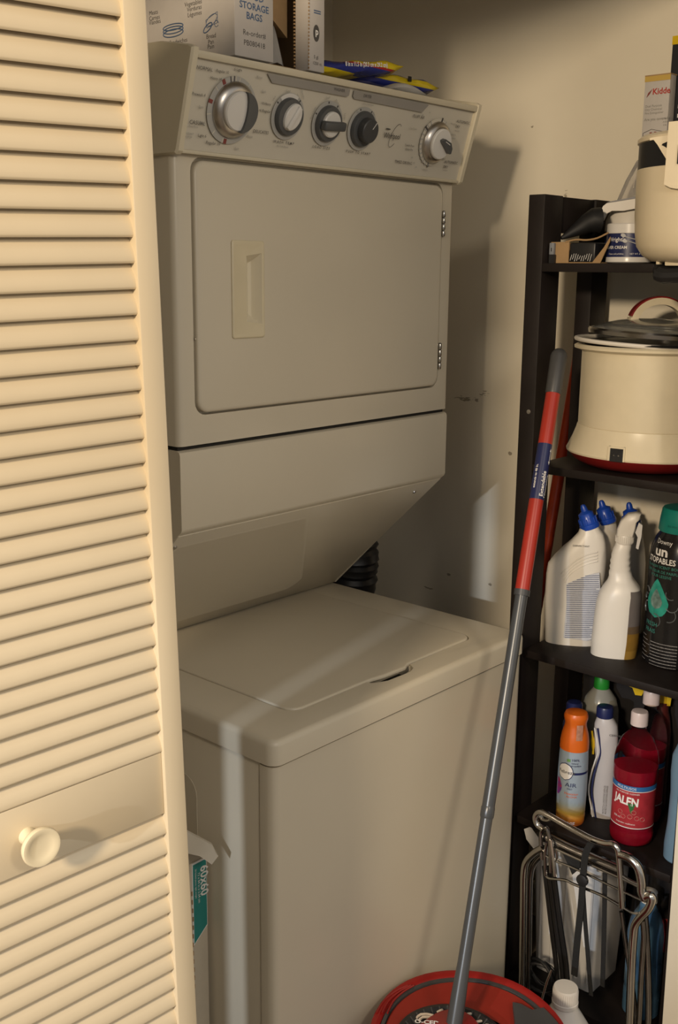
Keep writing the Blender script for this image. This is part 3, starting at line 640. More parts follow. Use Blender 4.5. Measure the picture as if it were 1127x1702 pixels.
plane_txt([('Kidde', .0150, 1.8370, .0135, dict(bold=.02))], mat('brand_red', (.40, .04, .03), .5, var=.05), kf, kbo)
em = MB().prism([(.005, 1.833), (.0075, 1.840), (.0145, 1.8455), (.0105, 1.8385)], lambda a, b, d: (d, -.087-a, b), .7990, .7996)
obj('flame_mark', em, ink_r, kbo)
hm = MB()
def hl(a, b, c_, d_): hm.tube([Vector((.7993, -.087-a, b)), Vector((.7993, -.087-c_, d_))], .0004, 4)
hl(.003, 1.7760, .018, 1.7815); hl(.018, 1.7815, .038, 1.7765); hl(.003, 1.776, .003, 1.7645); hl(.003, 1.7645, .018, 1.7645); hl(.03, 1.7645, .035, 1.7665); hl(.035, 1.7665, .035, 1.776)
obj('house_drawing', hm, ink, kbo)
hr = MB()
for a, b in ((.005, 1.7685), (.015, 1.7685), (.015, 1.7730), (.021, 1.7685), (.023, 1.7735), (.028, 1.770)): hr.box((.7990, -.087-a-.004, b), (.7995, -.087-a, b+.0035))
for a in (.004, .014, .024): hr.box((.7990, -.087-a-.006, 1.7600), (.7995, -.087-a, 1.7628))
obj('room_marks', hr, ink_r, kbo)
kb = thing('carton', 'tall black carton with yellow top band at the right of the top board', 'box', (.84, -.19, Z1))
kbo = obj('box_body', MB().box((.782, -.1650, 1.7765), (.86, -.1345, 1.905), .0008).box((.848, -.1650, Z1+.0005), (.86, -.1345, 1.78)), black_p, kb) if False else obj('box_body', MB().box((.826, -.240, Z1+.0005), (.876, -.119, 1.930), .0008), mat('black_card', (.020, .020, .022), .55, var=.1), kb)
obj('yellow_band', MB().box((.8254, -.2405, 1.9170), (.8765, -.1185, 1.9305)), yellow, kbo)
plane_txt([('OIL', .018, 1.890, .018, dict(bold=.03, rot=0)), ], white_ink, lambda a, b: Vector((.8492, -.150-a, b)), kbo) if False else None
ws = MB()
for z in (1.80, 1.815, 1.84, 1.865, 1.885): ws.box((.8252, -.160, z), (.8258, -.137, z+.006))
obj('white_print', ws, white_ink, kbo)
# jar and tubs
def jar_round(c, r, z0, prof, m, par, name, n=36): return obj(name, MB().lathe((c[0], c[1], 0), [(a*r, z0+b) for a, b in prof], n), m, par)
c = (.745, -.108)
j = thing('cream_jar', 'squat white jar with navy polish-cream label on the top board', 'jar', (*c, Z1))
jb = jar_round(c, .0395, Z1+.0005, [(.9, 0), (1, .002), (1, .010), (.98, .012), (.98, .055), (.9, .056)], white_g, j, 'jar_body')
jar_round(c, .0395, Z1, [(.99, .0105), (1.0, .0107), (1.0, .0485), (.99, .0488)], navy, jb, 'label')
jar_round(c, .0395, Z1, [(.99, .0490), (1.01, .0495), (1.01, .064), (.97, .0655), (.3, .066)], white_g, j, 'lid')
th = facing(c); fj = wrap(c, .0395, th)
plane_txt([("Wright's", -.041, Z1+.036, .0095, dict(bold=.01)), ('SILVER CREAM', -.0485, Z1+.024, .0068, dict(bold=.015)), ('Cleans and polishes', -.040, Z1+.0145, .0038), ('NET WT. 8 OZ.', .000, Z1+.0145, .0036)], white_ink, fj, jb)
sp = MB()
for k in range(2): sp.tube([fj(-.010+.004*k, Z1+.044-.007*k, .0006), fj(.004, Z1+.040-.006*k, .0006), fj(.018, Z1+.037-.008*k, .0006)], .0008, 5); sp.prism(ellip(-.012+.003*k, Z1+.0455-.009*k, .0045, .0028, 12, -.3), lambda a, b, d: fj(a, b, d), .0002, .0010)
obj('cutlery_picture', sp, mat('silver_ink', (.5, .5, .5), .4, var=.2), jb)
c = (.870, -.040)
j = thing('storage_tub', 'navy tub with white snap lid standing behind the cream jar', 'tub', (*c, Z1))
jar_round(c, .043, Z1+.0005, [(.9, 0), (1, .002), (1.0, .056), (.97, .057)], navy, j, 'tub_body')
jar_round(c, .043, Z1, [(.99, .0572), (1.02, .058), (.98, .078), (.80, .095), (.7, .0955)], white_p, j, 'lid')
d, tt = view_t(c); cc = Vector((c[0], c[1], Z1+.094))
rg = [(-.058, -.018), (-.048, .006), (-.042, .011), (.02, .0205), (.045, .018), (.045, .000), (.02, .004), (-.012, -.002), (-.032, -.002), (-.040, -.006), (-.045, -.018)]
obj('snap_handle', MB().prism([(a, b) for a, b in rg], lambda a, b, o: cc+tt*a+Vector((0, 0, b))+d*o, -.048, -.030), white_p, j)
obj('grey_top', MB().prism([(-.042, .0115), (-.036, .0140), (.02, .0245), (.045, .0225), (.045, .018), (.02, .0207)], lambda a, b, o: cc+tt*a+Vector((0, 0, b))+d*o, -.049, .02), mat('soft_grey', (.22, .22, .23), .5, var=.1), j)
a0_ = hit(1060, 272, 0, .872); 
cl = MB(); p0 = hit(1052, 318, 0, .90); p1 = hit(1070, 262, 0, .90)
c = (.884, -.152+.0)
c = (.880, -.033)
# clear cone-shaped nozzle bottle between the tub and the cream appliance
c = (.880, -.1035-.035)
c = (.888, -.030)
pos = hit(1048, 330, 0, .905)
pb_g = [hit(1026, 332, 0, .888), hit(1040, 300, 0, .888), hit(1058, 268, 0, .888), hit(1072, 256, 0, .888), hit(1090, 300, 0, .888), hit(1090, 400, 0, .888), hit(1040, 400, 0, .888)]
o = obj('clear_bag', MB().loft([[p+Vector((k, 0, 0)) for p in pb_g] for k in (0, .018)]+[]), film, None, 20); o['label'] = 'clear plastic bag corner rising behind the white-lidded tub'; o['category'] = 'bag'
# black nozzle and torn box
nz = MB(); nz.tube([hit(933, 396, 0, .725), hit(948, 388, 0, .74), hit(975, 372, 0, .76), hit(988, 366, 0, .765), hit(997, 366, 0, .772)], [.003, .008, .017, .021, .022], 16, sm=1)
o = obj('vacuum_nozzle', nz, mat('nozzle_black', (.010, .010, .011), .6, var=.2)); o['label'] = 'black tapered nozzle lying tilted over the torn cardboard box'; o['category'] = 'nozzle'
tb = thing('torn_carton', 'torn brown cardboard box with black contents on the top board', 'box', (.73, -.04, Z1))
y0, y1 = .0185, -.0775
fb = lambda a, b: Vector((.700, a, b))
m_ = MB().box((.700, -.017, Z1+.0005), (.7015, y0, Z1+.036)).box((.7015, y0-.0015, Z1+.0005), (.765, y0, Z1+.036)).box((.7635, y1, Z1+.0005), (.765, y0-.0015, Z1+.034)).box((.7015, y1, Z1+.0005), (.7635, y0-.0015, Z1+.002))
m_.prism([(-.078, Z1+.0005), (-.062, Z1+.0005), (-.083, Z1+.026), (-.094, Z1+.044), (-.094, Z1+.036)], lambda a, b, d: (d, a, b), .700, .7015)
tbb = obj('box_body', m_, card_b, tb)
obj('torn_edge', MB().tube([fb(-.010, Z1+.036), fb(-.03, Z1+.0395), fb(-.05, Z1+.0385), fb(-.07, Z1+.0415), fb(-.09, Z1+.050)], .0016, 6, sm=3), card_b, tbb)
obj('black_contents', MB().box((.7022, -.066, Z1+.002), (.755, -.0165, Z1+.0345), .003), black_p, tb)
wl = MB()
for k in range(10): wl.tube([Vector((.7016, -.0195-k*.0042, Z1+.005+.002*sin(k*2))), Vector((.7016, -.0210-k*.0042, Z1+.010)), Vector((.7016, -.0225-k*.0042, Z1+.0145+.002*sin(k)))], .00045, 4)
obj('white_scribble', wl, white_ink, tb)
o = obj('grey_switch', MB().box((.6915, .0085, Z1+.0145), (.6990, .0170, Z1+.0345), .001), mat('switch_grey', (.20, .21, .23), .4, var=.1))
o['label'] = 'small grey switch block at the left end of the torn box'; o['category'] = 'switch'
obj('switch_slot', MB().box((.6912, .0115, Z1+.020), (.6918, .0130, Z1+.026)), dark_gap, o); 
bs = obj('switch_stand', MB().box((.693, .0065, Z1+.0003), (.698, .0175, Z1+.0146)), black_p, o)
# ---- second board: cooker
Z2 = ZS[1]; c = (.806, -.131)
ck = thing('electric_cooker', 'cream electric pot with red base and arched-handle glass lid', 'cooker', (*c, Z2))
c3_ = (c[0], c[1], 0)
obj('red_base', MB().lathe(c3_, [(.088, Z2+.0005), (.108, Z2+.004), (.125, Z2+.013), (.135, Z2+.0245), (.134, Z2+.026)], 64), red_dark, ck)
fb_ = obj('flared_foot', MB().lathe(c3_, [(.131, Z2+.0245), (.1372, Z2+.026), (.1380, Z2+.0290), (.1345, Z2+.036), (.1275, Z2+.052), (.1225, Z2+.066), (.1205, Z2+.0735), (.1190, Z2+.0745)], 64), cream_pot, ck)
obj('pot_wall', MB().lathe(c3_, [(.1185, Z2+.0738), (.1195, Z2+.0748), (.1195, Z2+.2035), (.1270, Z2+.2065), (.1330, Z2+.2085), (.1335, Z2+.2125), (.1285, Z2+.2155), (.1180, Z2+.2145), (.113, Z2+.20), (.110, Z2+.10)], 64, cap=(1, 1)), cream_pot, ck)
obj('inner_bowl_rim', MB().lathe(c3_, [(.100, Z2+.215), (.118, Z2+.2165), (.1215, Z2+.2185), (.118, Z2+.2210), (.105, Z2+.2205)], 64), black_p, ck)
# white ring of the steamer tray, shoved left
d, tt = view_t(c); rp = []
for k in range(41):
    a = 2*pi*k/40; rp.append(Vector(c3_)+tt*(-.014+.117*cos(a))+d*(.117*sin(a))+Vector((0, 0, Z2+.2245-.006*(1+cos(a)))))
obj('tray_ring', MB().tube(rp, .0038, 8), white_p, ck)
tl_ = Matrix.Rotation(R(-2.0), 3, 'Y'); lc_ = Vector(c3_)+tt*.008+Vector((0, 0, Z2+.236))
ax = (Vector((0, 0, 1))+tt*.045).normalized(); Mt = rotM(ax)
lid = obj('glass_lid', MB().lathe(lc_, [(.1155, .0), (.112, .0035), (.095, .0105), (.07, .018), (.04, .0225), (.012, .024), (.012, .0225), (.04, .021), (.07, .0165), (.095, .009), (.1145, -.001)], 64, Mt, cap=(0, 0)), glass, ck)
obj('lid_rim', MB().lathe(lc_, [(.1155, -.006), (.1185, -.0055), (.1195, .001), (.1175, .0045), (.1145, .0040), (.1140, -.005), (.1155, -.006)], 64, Mt, cap=(0, 0)), mat('rim_steel', (.45, .43, .40), .22, 1, var=.15), lid)
hp = []
HR = .049
hd_ = (tt*.96+d*.28).normalized()
def arch(r, wd, a0, a1, m, name, dr=.006, n=22):
    rings = []
    for k in range(n+1):
        a = a0+(a1-a0)*k/n; o = hd_*(-r*cos(a))+Vector((0, 0, r*.86*sin(a))); pr = (hd_*(-cos(a))+Vector((0, 0, sin(a)))); q = hd_.cross(Vector((0, 0, 1)))
        b = lc_+tt*.0+Vector((0, 0, .016))+o
        rings.append([b+pr*dr+q*wd*.7, b+pr*dr*.9+q*wd, b-pr*dr+q*wd, b-pr*dr-q*wd, b+pr*dr*.9-q*wd, b+pr*dr-q*wd*.7])
    return obj(name, MB().loft(rings), m, ck, 40)
arch(HR-.004, .010, 0, pi, cream_pot, 'handle')
arch(HR+.0030, .0095, .28, pi-.05, red_dark, 'handle_cover', .0020)
arch(HR-.004, .0125, -.05, .22, cream_pot, 'handle_root', .0085, 3)
arch(HR-.004, .0125, pi-.22, pi+.05, cream_pot, 'handle_root', .0085, 3)
# mains inlet
sx, sz = onc(c, 1027, 770); a = facing(c)+sx/.131*1.03
sf = wrap(c, lambda z: .1345-(z-Z2-.036)*.44 if z > Z2+.036 else .1345+.0035*(Z2+.036-z)/.007, facing(c)); s_ = .129*math.asin(max(-1, min(1, sx/.130)))
fr = MB(); 
for a_, b_, zz0, zz1 in ((-.0145, -.0115, Z2+.027, Z2+.050), (.0115, .0145, Z2+.027, Z2+.050), (-.0145, .0145, Z2+.047, Z2+.050)):
    g = [(s_+a_, zz0), (s_+b_, zz0), (s_+b_, zz1), (s_+a_, zz1)]
    fr.loft([[sf(p, q_, -.004) for p, q_ in g], [sf(p, q_, .003) for p, q_ in g]])
obj('inlet_frame', fr, cream_pot, fb_)
g = [(s_-.0115, Z2+.026), (s_+.0115, Z2+.026), (s_+.0115, Z2+.047), (s_-.0115, Z2+.047)]
obj('mains_inlet', MB().loft([[sf(p, q_, -.004) for p, q_ in g], [sf(p, q_, .0012) for p, q_ in g]]), black_p, fb_)
pn = MB()
for q_ in (-.004, .004): pn.tube([sf(s_+q_, Z2+.036, .001), sf(s_+q_, Z2+.036, .0035)], .0012, 6)
obj('inlet_pins', pn, brushed, fb_)
# ---- third board
Z3 = ZS[2]
def cap_nozzle(par, base, axis, k=1.0, m=blue_cap):
    M = rotM(axis)
    pr = [(.0165, -.004), (.0172, .0), (.0168, .004), (.0150, .0055), (.0145, .014), (.0130, .0165), (.0128, .0235), (.0085, .0260), (.0060, .0275), (.0052, .0345), (.0035, .0385), (.001, .0395)]
    o = obj('cap', MB().lathe(base, [(a*k, b*k) for a, b in pr], 24, M), m, par)
    rb = MB()
    for j in range(14):
        a = 2*pi*j/14; p = [M @ Vector((.0148*k*cos(a), .0148*k*sin(a), z*k))+Vector(base) for z in (.0055, .0150)]
        rb.tube(p, .0011*k, 5)
    obj('cap_ribs', rb, m, o)
def toilet_bottle(c, mirror_angle=0, label='', group=None, cpx=None):
    """angled-neck bottle; silhouette read for the front one, turned for the others"""
    t = thing('cleaner_bottle', label, 'bottle', (c[0], c[1], Z3), group)
    return t
c = (.772, -.020)
t1 = thing('cleaner_bottle', 'white angle-necked toilet cleaner bottle with blue cap, front left on third board', 'bottle', (*c, Z3))
rows = [(1079, 920, 976, .016), (1076, 912, 985, .021), (1066, 906, 990, .024), (1000, 905, 999, .0245), (955, 908, 1005, .0245), (938, 911, 1007, .0245), (925, 921, 1008, .0235), (910, 936, 1008, .0225), (898, 950, 1007, .0205), (886, 961, 1003, .0175), (878, 964, 997, .0155), (872, 966, 994, .014)]
RB = bottle_rings(c, rows, 32, 2.6, Z3+.0005)
bt = obj('bottle_body', MB().loft(RB), white_p, t1, 50)
d1, tt1 = view_t(c)
s1, z1 = onc(c, 980, 874); nb = Vector((c[0], c[1], z1))+tt1*s1
cap_nozzle(t1, nb, (Vector((0, 0, 1))-tt1*.38).normalized(), 1.08)
# neck ridges, printed panel
rd = MB()
for k in range(4):
    pts = []
    for px, py in ((934+2*k, 951+5*k-3), (945, 940+5*k-3), (958, 929+5*k-3), (975, 920+5*k-3), (993, 915+5*k-3)):
        s, z = onc(c, px, py); pts.append(Vector((c[0], c[1], z))+tt1*s-d1*(.0243))
    rd.tube(pts, .0011, 6, sm=3)
obj('shoulder_ridges', rd, white_p, bt)
pp = MB(); g = []
for px, py in ((937, 1087-34), (939, 1030), (942, 1000), (942, 965), (952, 960), (978, 950), (996, 946), (998, 980), (996, 1020), (985, 1055), (975, 1058)):
    s, z = onc(c, px, py); g.append((s, z))
fw1 = lambda a, b, o=0: Vector((c[0], c[1], b))+tt1*a-d1*(.0249+o)
obj('label_panel', MB().prism(g, lambda a, b, o: fw1(a, b, o), -.002, .0001), mat('pale_label', (.50, .51, .54), .5, var=.08, scale=120), bt)
ln = MB()
for k in range(33):
    py = 952+k*3.15; xl = 942 if py > 966 else 942+(966-py)*2.2
    if py > 1030: xl = 941-(py-1030)*.08
    xr = 996-max(0, py-1010)*.28-random.random()*10*(k % 4 == 3)
    (sa, za), (sb, zb) = onc(c, xl, py+xl*0), onc(c, xr, py-0)
    ln.prism([(sa, za), (sb, zb+.0008), (sb, zb+.0021), (sa, za+.0013)], lambda a, b, o: fw1(a, b, o), .0001, .0003)
obj('fine_print', ln, mat('fine_ink', (.13, .15, .24), .7, var=.5, scale=400), bt)
s, z = onc(c, 966, 904); plane_txt([('DISINFECTANT', s, z, .0045, dict(align='CENTER'))], ink, lambda a, b: fw1(a, b, -.002), bt, 'small_lettering')
# two more, turned edge-on behind
def edge_bottle(c, label, lean, capz):
    t = thing('cleaner_bottle', label, 'bottle', (*c, Z3))
    d, tt = view_t(c); rings = []
    H = [(0, .040, .018, 0), (.002, .044, .0215, 0), (.012, .046, .023, 0), (.10, .046, .023, 0), (.145, .044, .023, 0), (.175, .034, .021, .002*lean), (.20, .022, .018, .004*lean), (.218, .0155, .0150, .004*lean), (.226, .0145, .0140, .003*lean)]
    for h, a_, b_, o in H:
        rings.append([Vector((c[0], c[1], Z3+.0005+h))+tt*(o+b_*math.copysign(abs(cos(q))**.8, cos(q)))+Vector((1, 0, 0))*(a_*math.copysign(abs(sin(q))**.8, sin(q))) for q in [2*pi*j/28 for j in range(28)]])
    obj('bottle_body', MB().loft(rings), white_p, t, 50)
    cap_nozzle(t, Vector((c[0], c[1], Z3+.228))+tt*(.003*lean), (Vector((0, 0, 1))-tt*.35*lean).normalized(), 1.05)
edge_bottle((.850, -.040), 'blue-capped cleaner bottle leaning its neck just behind the front one', 1, 0)
edge_bottle((.862, -.087), 'blue-capped cleaner bottle half hidden behind the white spray bottle', .6, 0)
# spray bottle
c = (.772, -.113)
t = thing('spray_bottle', 'white trigger spray bottle with ribbed neck and amber side label', 'bottle', (*c, Z3))
rows = [(1099, 992, 1046, .026), (1096, 984, 1054, .030), (1088, 981, 1057, .032), (1060, 983, 1062, .033), (1020, 988, 1065, .033), (1000, 991, 1066, .033), (985, 996, 1067, .031), (974, 1003, 1064, .028), (966, 1009, 1058, .023), (958, 1012, 1052, .0185),
        (950, 1012, 1050, .0175), (946, 1014, 1048, .0165), (941, 1013, 1049, .0175), (937, 1015, 1047, .0165), (932, 1014, 1049, .0175), (927, 1016, 1047, .016), (922, 1016, 1049, .017), (917, 1018, 1048, .0155), (912, 1019, 1049, .016), (906, 1022, 1050, .0135), (900, 1024, 1050, .0125)]
bt = obj('bottle_body', MB().loft(bottle_rings(c, rows, 32, 2.6, Z3+.0005)), white_p, t, 50)
d, tt = view_t(c)
s, z = onc(c, 1038, 901); colr = Vector((c[0], c[1], z))+tt*s
cb = MB().lathe(colr, [(.0150, -.002), (.0158, 0), (.0158, .0125), (.0150, .0145)], 28)
for k in range(28):
    a = 2*pi*k/28; cb.tube([colr+Vector((.0158*cos(a), .0158*sin(a), .001)), colr+Vector((.0158*cos(a), .0158*sin(a), .012))], .0007, 4)
obj('collar', cb, white_p, t)
def op(px, py): s, z = onc(c, px, py); return (s, z)
hpoly = [op(*q) for q in ((1024, 892), (1026, 878), (1032, 864), (1044, 853), (1058, 851), (1066, 853), (1064, 862), (1059, 866), (1056, 880), (1052, 893))]
wv = lambda o: lambda a, b, k: Vector((c[0], c[1], b))+tt*a+d*k
hd2 = MB(); n_ = len(hpoly)
cx_ = sum(p[0] for p in hpoly)/n_; cz_ = sum(p[1] for p in hpoly)/n_
hd2.loft([[Vector((c[0], c[1], cz_+(b-cz_)*k))+tt*(cx_+(a-cx_)*k)+d*o for a, b in hpoly] for o, k in ((-.0125, .80), (-.010, .95), (-.006, 1), (.006, 1), (.010, .95), (.0125, .80))])
hd_o = obj('trigger_head', hd2, white_p, t, 50)
tp = [op(*q) for q in ((1056, 884), (1062, 868), (1068, 872), (1066, 892), (1061, 912), (1057, 910), (1060, 892))]
obj('trigger', MB().prism(tp, lambda a, b, k: Vector((c[0], c[1], b))+tt*a+d*k, -.006, .004), white_g, t)
lp = [op(*q) for q in ((1038, 1092), (1036, 1050), (1036, 1015), (1042, 1000), (1052, 990), (1064, 984), (1065, 1020), (1062, 1062), (1058, 1082))]
am = band_mat('amber_label', [(0, (.28, .16, .03)), (.22, (.22, .12, .02)), (.45, (.12, .08, .045)), (.55, (.14, .12, .11))], rough=.35)
# the label lies on the rounded right flank of the bottle
SR = bottle_rings(c, rows, 32, 2.6, Z3+.0005)
fk = MB(); idx = list(range(26, 34)); g = []
for (ra, rb0), k in (((0, 1), .9), ((2, 3), .0), ((2, 3), .5), ((3, 4), 0), ((3, 4), .5), ((4, 5), 0), ((5, 6), 0), ((6, 7), 0), ((6, 7), .8)):
    row = []
    for j in idx:
        p = SR[ra][j % 32].lerp(SR[rb0][j % 32], k); q_ = Vector((p.x-c[0], p.y-c[1], 0)).normalized(); row.append(p+q_*.0008)
    g.append(row)
for i, row in enumerate(g): fk.v += row
for i in range(len(g)-1):
    for j in range(len(idx)-1): a0_ = i*len(idx)+j; fk.f.append((a0_, a0_+1, a0_+len(idx)+1, a0_+len(idx)))
obj('side_label', fk, am, bt)
# black scent-booster bottle
c = (.812, -.214)
t = thing('scent_booster_bottle', 'tall black bottle with teal cap and teal drop emblem', 'bottle', (*c, Z3))
def rb_(z):
    h = z-Z3
    pts = [(0, .052), (.004, .056), (.03, .0565), (.12, .0555), (.19, .0560), (.215, .0535), (.232, .0470), (.242, .0400), (.3, .039)]
    for (a, ra), (b, rb2) in zip(pts, pts[1:]):
        if h <= b: return ra+(rb2-ra)*(h-a)/(b-a)
    return .039
bt = obj('bottle_body', MB().lathe((c[0], c[1], 0), [(rb_(Z3+h), Z3+h+.0005) for h in (0, .002, .004, .03, .06, .09, .12, .15, .19, .2, .215, .224, .232, .242, .246)], 48), mat('black_gloss', (.014, .013, .013), .22, var=.2), t, 50)
obj('cap', MB().lathe((c[0], c[1], 0), [(.0430, Z3+.2445), (.0440, Z3+.2465), (.0420, Z3+.268), (.0395, Z3+.283), (.0375, Z3+.286), (.02, Z3+.287)], 48), teal_cap, t)
fb2 = wrap(c, rb_, facing(c), .0004)
px2s = lambda px: .056*math.asin(max(-.98, min(.98, onc(c, px, 950)[0]/.056)))
zz = lambda py: onc(c, 1095, py)[1]
plane_txt([('Downy', px2s(1101)-.001, zz(896), .0115, dict(align='CENTER')), ('un', px2s(1098)-.001, zz(914), .0235, dict(align='CENTER', bold=.03, sx=1.2)), ('STOPABLES', px2s(1072)+.005, zz(926), .0140, dict(bold=.02, sx=.88))], white_ink, fb2, bt)
plane_txt([('IN-WASH SCENT BOOSTER', px2s(1074)+.004, zz(934), .0072), ('DIFFUSEUR DE PARFUM', px2s(1076)+.004, zz(942), .0072), ('POUR LESSIVE', px2s(1083)+.003, zz(949), .0072), ('FRESH', px2s(1082), zz(1030), .0108), ('FRAIS', px2s(1082), zz(1041), .0108)], mat('teal_ink', (.05, .25, .20), .5, var=.1), fb2, bt, 'teal_lettering')
sc_ = px2s(1095)
dm = MB()
zc0 = zz(988)
drop = [(sc_+.0215*cos(a)*(1-.35*max(0, sin(a))), zc0+.026*sin(a)+(.014 if sin(a) > .93 else 0)) for a in [2*pi*k/28 for k in range(28)]]
patch(dm, fb2, sc_-.025, sc_+.025, zc0-.031, zc0+.040, 10, 12, lambda v: (lambda w_: (.5-w_, .5+w_))(.5*max(.03, (math.sqrt(max(0, 1-((v-.42)/.42)**2)) if v < .42 else max(0, 1-((v-.42)/.58))**.75))))
for o in range(len(dm.v)): pass
obj('drop_emblem', dm, mat('teal_bright', (.03, .36, .27), .3, var=.35, scale=60), bt)
dm = MB(); patch(dm, wrap(c, rb_, facing(c), .0008), sc_-.0135, sc_+.0135, zc0-.015, zc0+.022, 8, 10, lambda v: (lambda w_: (.5-w_, .5+w_))(.5*max(.03, (math.sqrt(max(0, 1-((v-.42)/.42)**2)) if v < .42 else max(0, 1-((v-.42)/.58))**.8))))
obj('drop_core', dm, mat('drop_grey', (.22, .34, .30), .4, var=.6, scale=90), bt)
sw = MB()
for k, (a, b, r_) in enumerate(((-.028, .012, .008), (-.031, -.002, .009), (-.028, -.018, .010), (.028, .016, .009), (.031, -.004, .011), (.027, -.022, .012), (0, -.036, .012))):
    sw.tube([fb2(sc_+a+r_*cos(q), zc0+b+r_*sin(q), .0002) for q in [k*.9+2.6*i/8 for i in range(9)]], .0010, 5)
obj('silver_swirls', sw, mat('swirl', (.22, .24, .24), .3, metal=.5, var=.3), bt)
fl = MB()
for k in range(11):
    z = zz(1056+k*5.2); patch(fl, fb2, px2s(1091), px2s(1091)+.052, z, z+.0014, 8)
for k in range(9):
    z = zz(1050+k*6.6); patch(fl, fb2, px2s(1062), px2s(1062)+.016+.006*(k % 3), z, z+.0012, 5)
obj('fine_print', fl, mat('fine_white', (.38, .36, .34), .6, var=.7, scale=500), bt)
plane_txt([('963 g (2.1 lb) 34.0 OZ', px2s(1074), zz(1111), .0095, dict(bold=.015))], white_ink, fb2, bt, 'weight_lettering')
plane_txt([('IN-WASH', -.030, Z3+.2555, .006), ('SCENT', .002, Z3+.2545, .006)], mat('teal_deep', (.005, .10, .08), .5, var=.1), wrap(c, .0435, facing(c), .0003), bt, 'cap_lettering')
# ---- fourth board
Z4 = ZS[3]
c = (.7285, -.070)
t = thing('air_freshener_can', 'orange-topped pale blue aerosol can with oval white badge', 'can', (*c, Z4))
can_m = band_mat('can_wrap', [(0, (.34, .04, .01)), (.10, (.42, .13, .01)), (.20, (.36, .25, .05)), (.31, (.26, .30, .30)), (.36, (.26, .32, .38))], rough=.35)
can_m.node_tree.nodes['Color Ramp'].color_ramp.interpolation = 'LINEAR'
cr = [(0, .0255), (.004, .0268), (.018, .0272), (.0205, .0262), (.024, .0272), (.060, .0280), (.10, .0280), (.135, .0272), (.152, .0262)]
bt = obj('can_body', MB().lathe((c[0], c[1], 0), [(r_, Z4+h+.0005) for h, r_ in cr], 40), can_m, t, 50)
obj('spray_top', MB().lathe((c[0], c[1], 0), [(.0262, Z4+.151), (.0270, Z4+.1515), (.0268, Z4+.166), (.0245, Z4+.182), (.0205, Z4+.196), (.0200, Z4+.203), (.0222, Z4+.211), (.0225, Z4+.217), (.020, Z4+.2225), (.010, Z4+.225)], 36), orange, t)
fc = wrap(c, .0280, facing(c), .0005)
stk = MB(); patch(stk, wrap(c, .0225, facing(c), .003), .002, .013, Z4+.175, Z4+.206, 4, 3); obj('sticker', stk, mat('sticker', (.45, .22, .14), .5, var=.3, scale=200), t)
ov = MB(); patch(ov, fc, -.030, .001, Z4+.094, Z4+.129, 10, 12, lambda v: (lambda w_: (.5-w_, .5+w_))(.5*math.sqrt(max(.004, 1-(2*v-1)**2)))); obj('badge_border', ov, navy, bt)
ov = MB(); patch(ov, wrap(c, .0280, facing(c), .0009), -.0288, -.0002, Z4+.0955, Z4+.1275, 10, 12, lambda v: (lambda w_: (.5-w_, .5+w_))(.5*math.sqrt(max(.004, 1-(2*v-1)**2)))); obj('badge', ov, white_g, bt)
plane_txt([('Febreze', -.0275, Z4+.108, .0098, dict(bold=.01))], ink, wrap(c, .0280, facing(c), .0013), bt)
plane_txt([('AIR', -.0135, Z4+.082, .0115, dict(sx=1.25)), ('MIST', -.009, Z4+.076, .0048), ('100%', -.0035, Z4+.1345, .0068), ('natural', -.0035, Z4+.129, .0045), ('propellant', -.0035, Z4+.124, .0045)], navy, fc, bt, 'small_lettering')
plane_txt([('Hawaiian', -.014, Z4+.066, .0072), ('ALOHA', -.010, Z4+.060, .0060)], orange, fc, bt, 'orange_lettering')
plane_txt([('8.8 OZ', -.010, Z4+.0055, .0065, dict(bold=.02))], white_ink, wrap(c, .0272, facing(c), .0005), bt, 'weight_lettering')
bd = MB(); patch(bd, fc, .001, .036, Z4+.107, Z4+.1115, 8); obj('navy_band', bd, navy, bt)
lf = MB(); patch(lf, fc, -.012, -.0055, Z4+.1325, Z4+.138, 3, 3); obj('green_leaf_mark', lf, mat('leaf_green', (.15, .32, .08), .5, var=.2), bt)
fw2 = MB(); patch(fw2, fc, -.034, -.020, Z4+.060, Z4+.094, 5, 6, lambda v: (.0, .4+.6*sin(pi*v))); obj('flower_picture', fw2, mat('flower', (.40, .03, .05), .5, col2=(.10, .04, .25), scale=120), bt)
c = (.800, -.026)
t = thing('spray_can', 'dark navy-capped can mostly hidden behind the orange-topped can', 'can', (*c, Z4))
obj('can_body', MB().lathe((c[0], c[1], 0), [(.019, Z4+.0005), (.0205, Z4+.003), (.0205, Z4+.165), (.0150, Z4+.178), (.013, Z4+.180)], 28), mat('navy_can', (.03, .04, .10), .3, var=.2), t)
obj('cap', MB().lathe((c[0], c[1], 0), [(.0140, Z4+.179), (.0165, Z4+.180), (.0160, Z4+.205), (.013, Z4+.2085), (.004, Z4+.209)], 28), navy, t)
c = (.794, -.110)
t = thing('cleaner_bottle', 'slim silver-white bottle with navy screw cap and black wave stripe', 'bottle', (*c, Z4))
rows = [(1365, 984, 1020, .014), (1362, 981, 1024, .017), (1345, 981, 1025, .019), (1310, 984, 1024, .019), (1280, 988, 1024, .019), (1255, 989, 1026, .019), (1235, 986, 1028, .019), (1215, 987, 1028, .018), (1203, 988, 1027, .017), (1195, 991, 1022, .015), (1190, 993, 1017, .013)]
bt = obj('bottle_body', MB().loft(bottle_rings(c, rows, 28, 2.2, Z4+.0005)), mat('pearl', (.50, .48, .48), .3, var=.05), t, 50)
s, z = onc(c, 1005, 1191); d, tt = view_t(c); b0 = Vector((c[0], c[1], z))+tt*s
obj('cap', MB().lathe(b0, [(.0150, 0), (.0160, .001), (.0158, .018), (.0145, .021), (.008, .022)], 28), navy, t)
wv_ = MB()
def on_front(c, px, py, dep):
    d, tt = view_t(c); s, z = onc(c, px, py); return Vector((c[0], c[1], z))+tt*s-d*dep
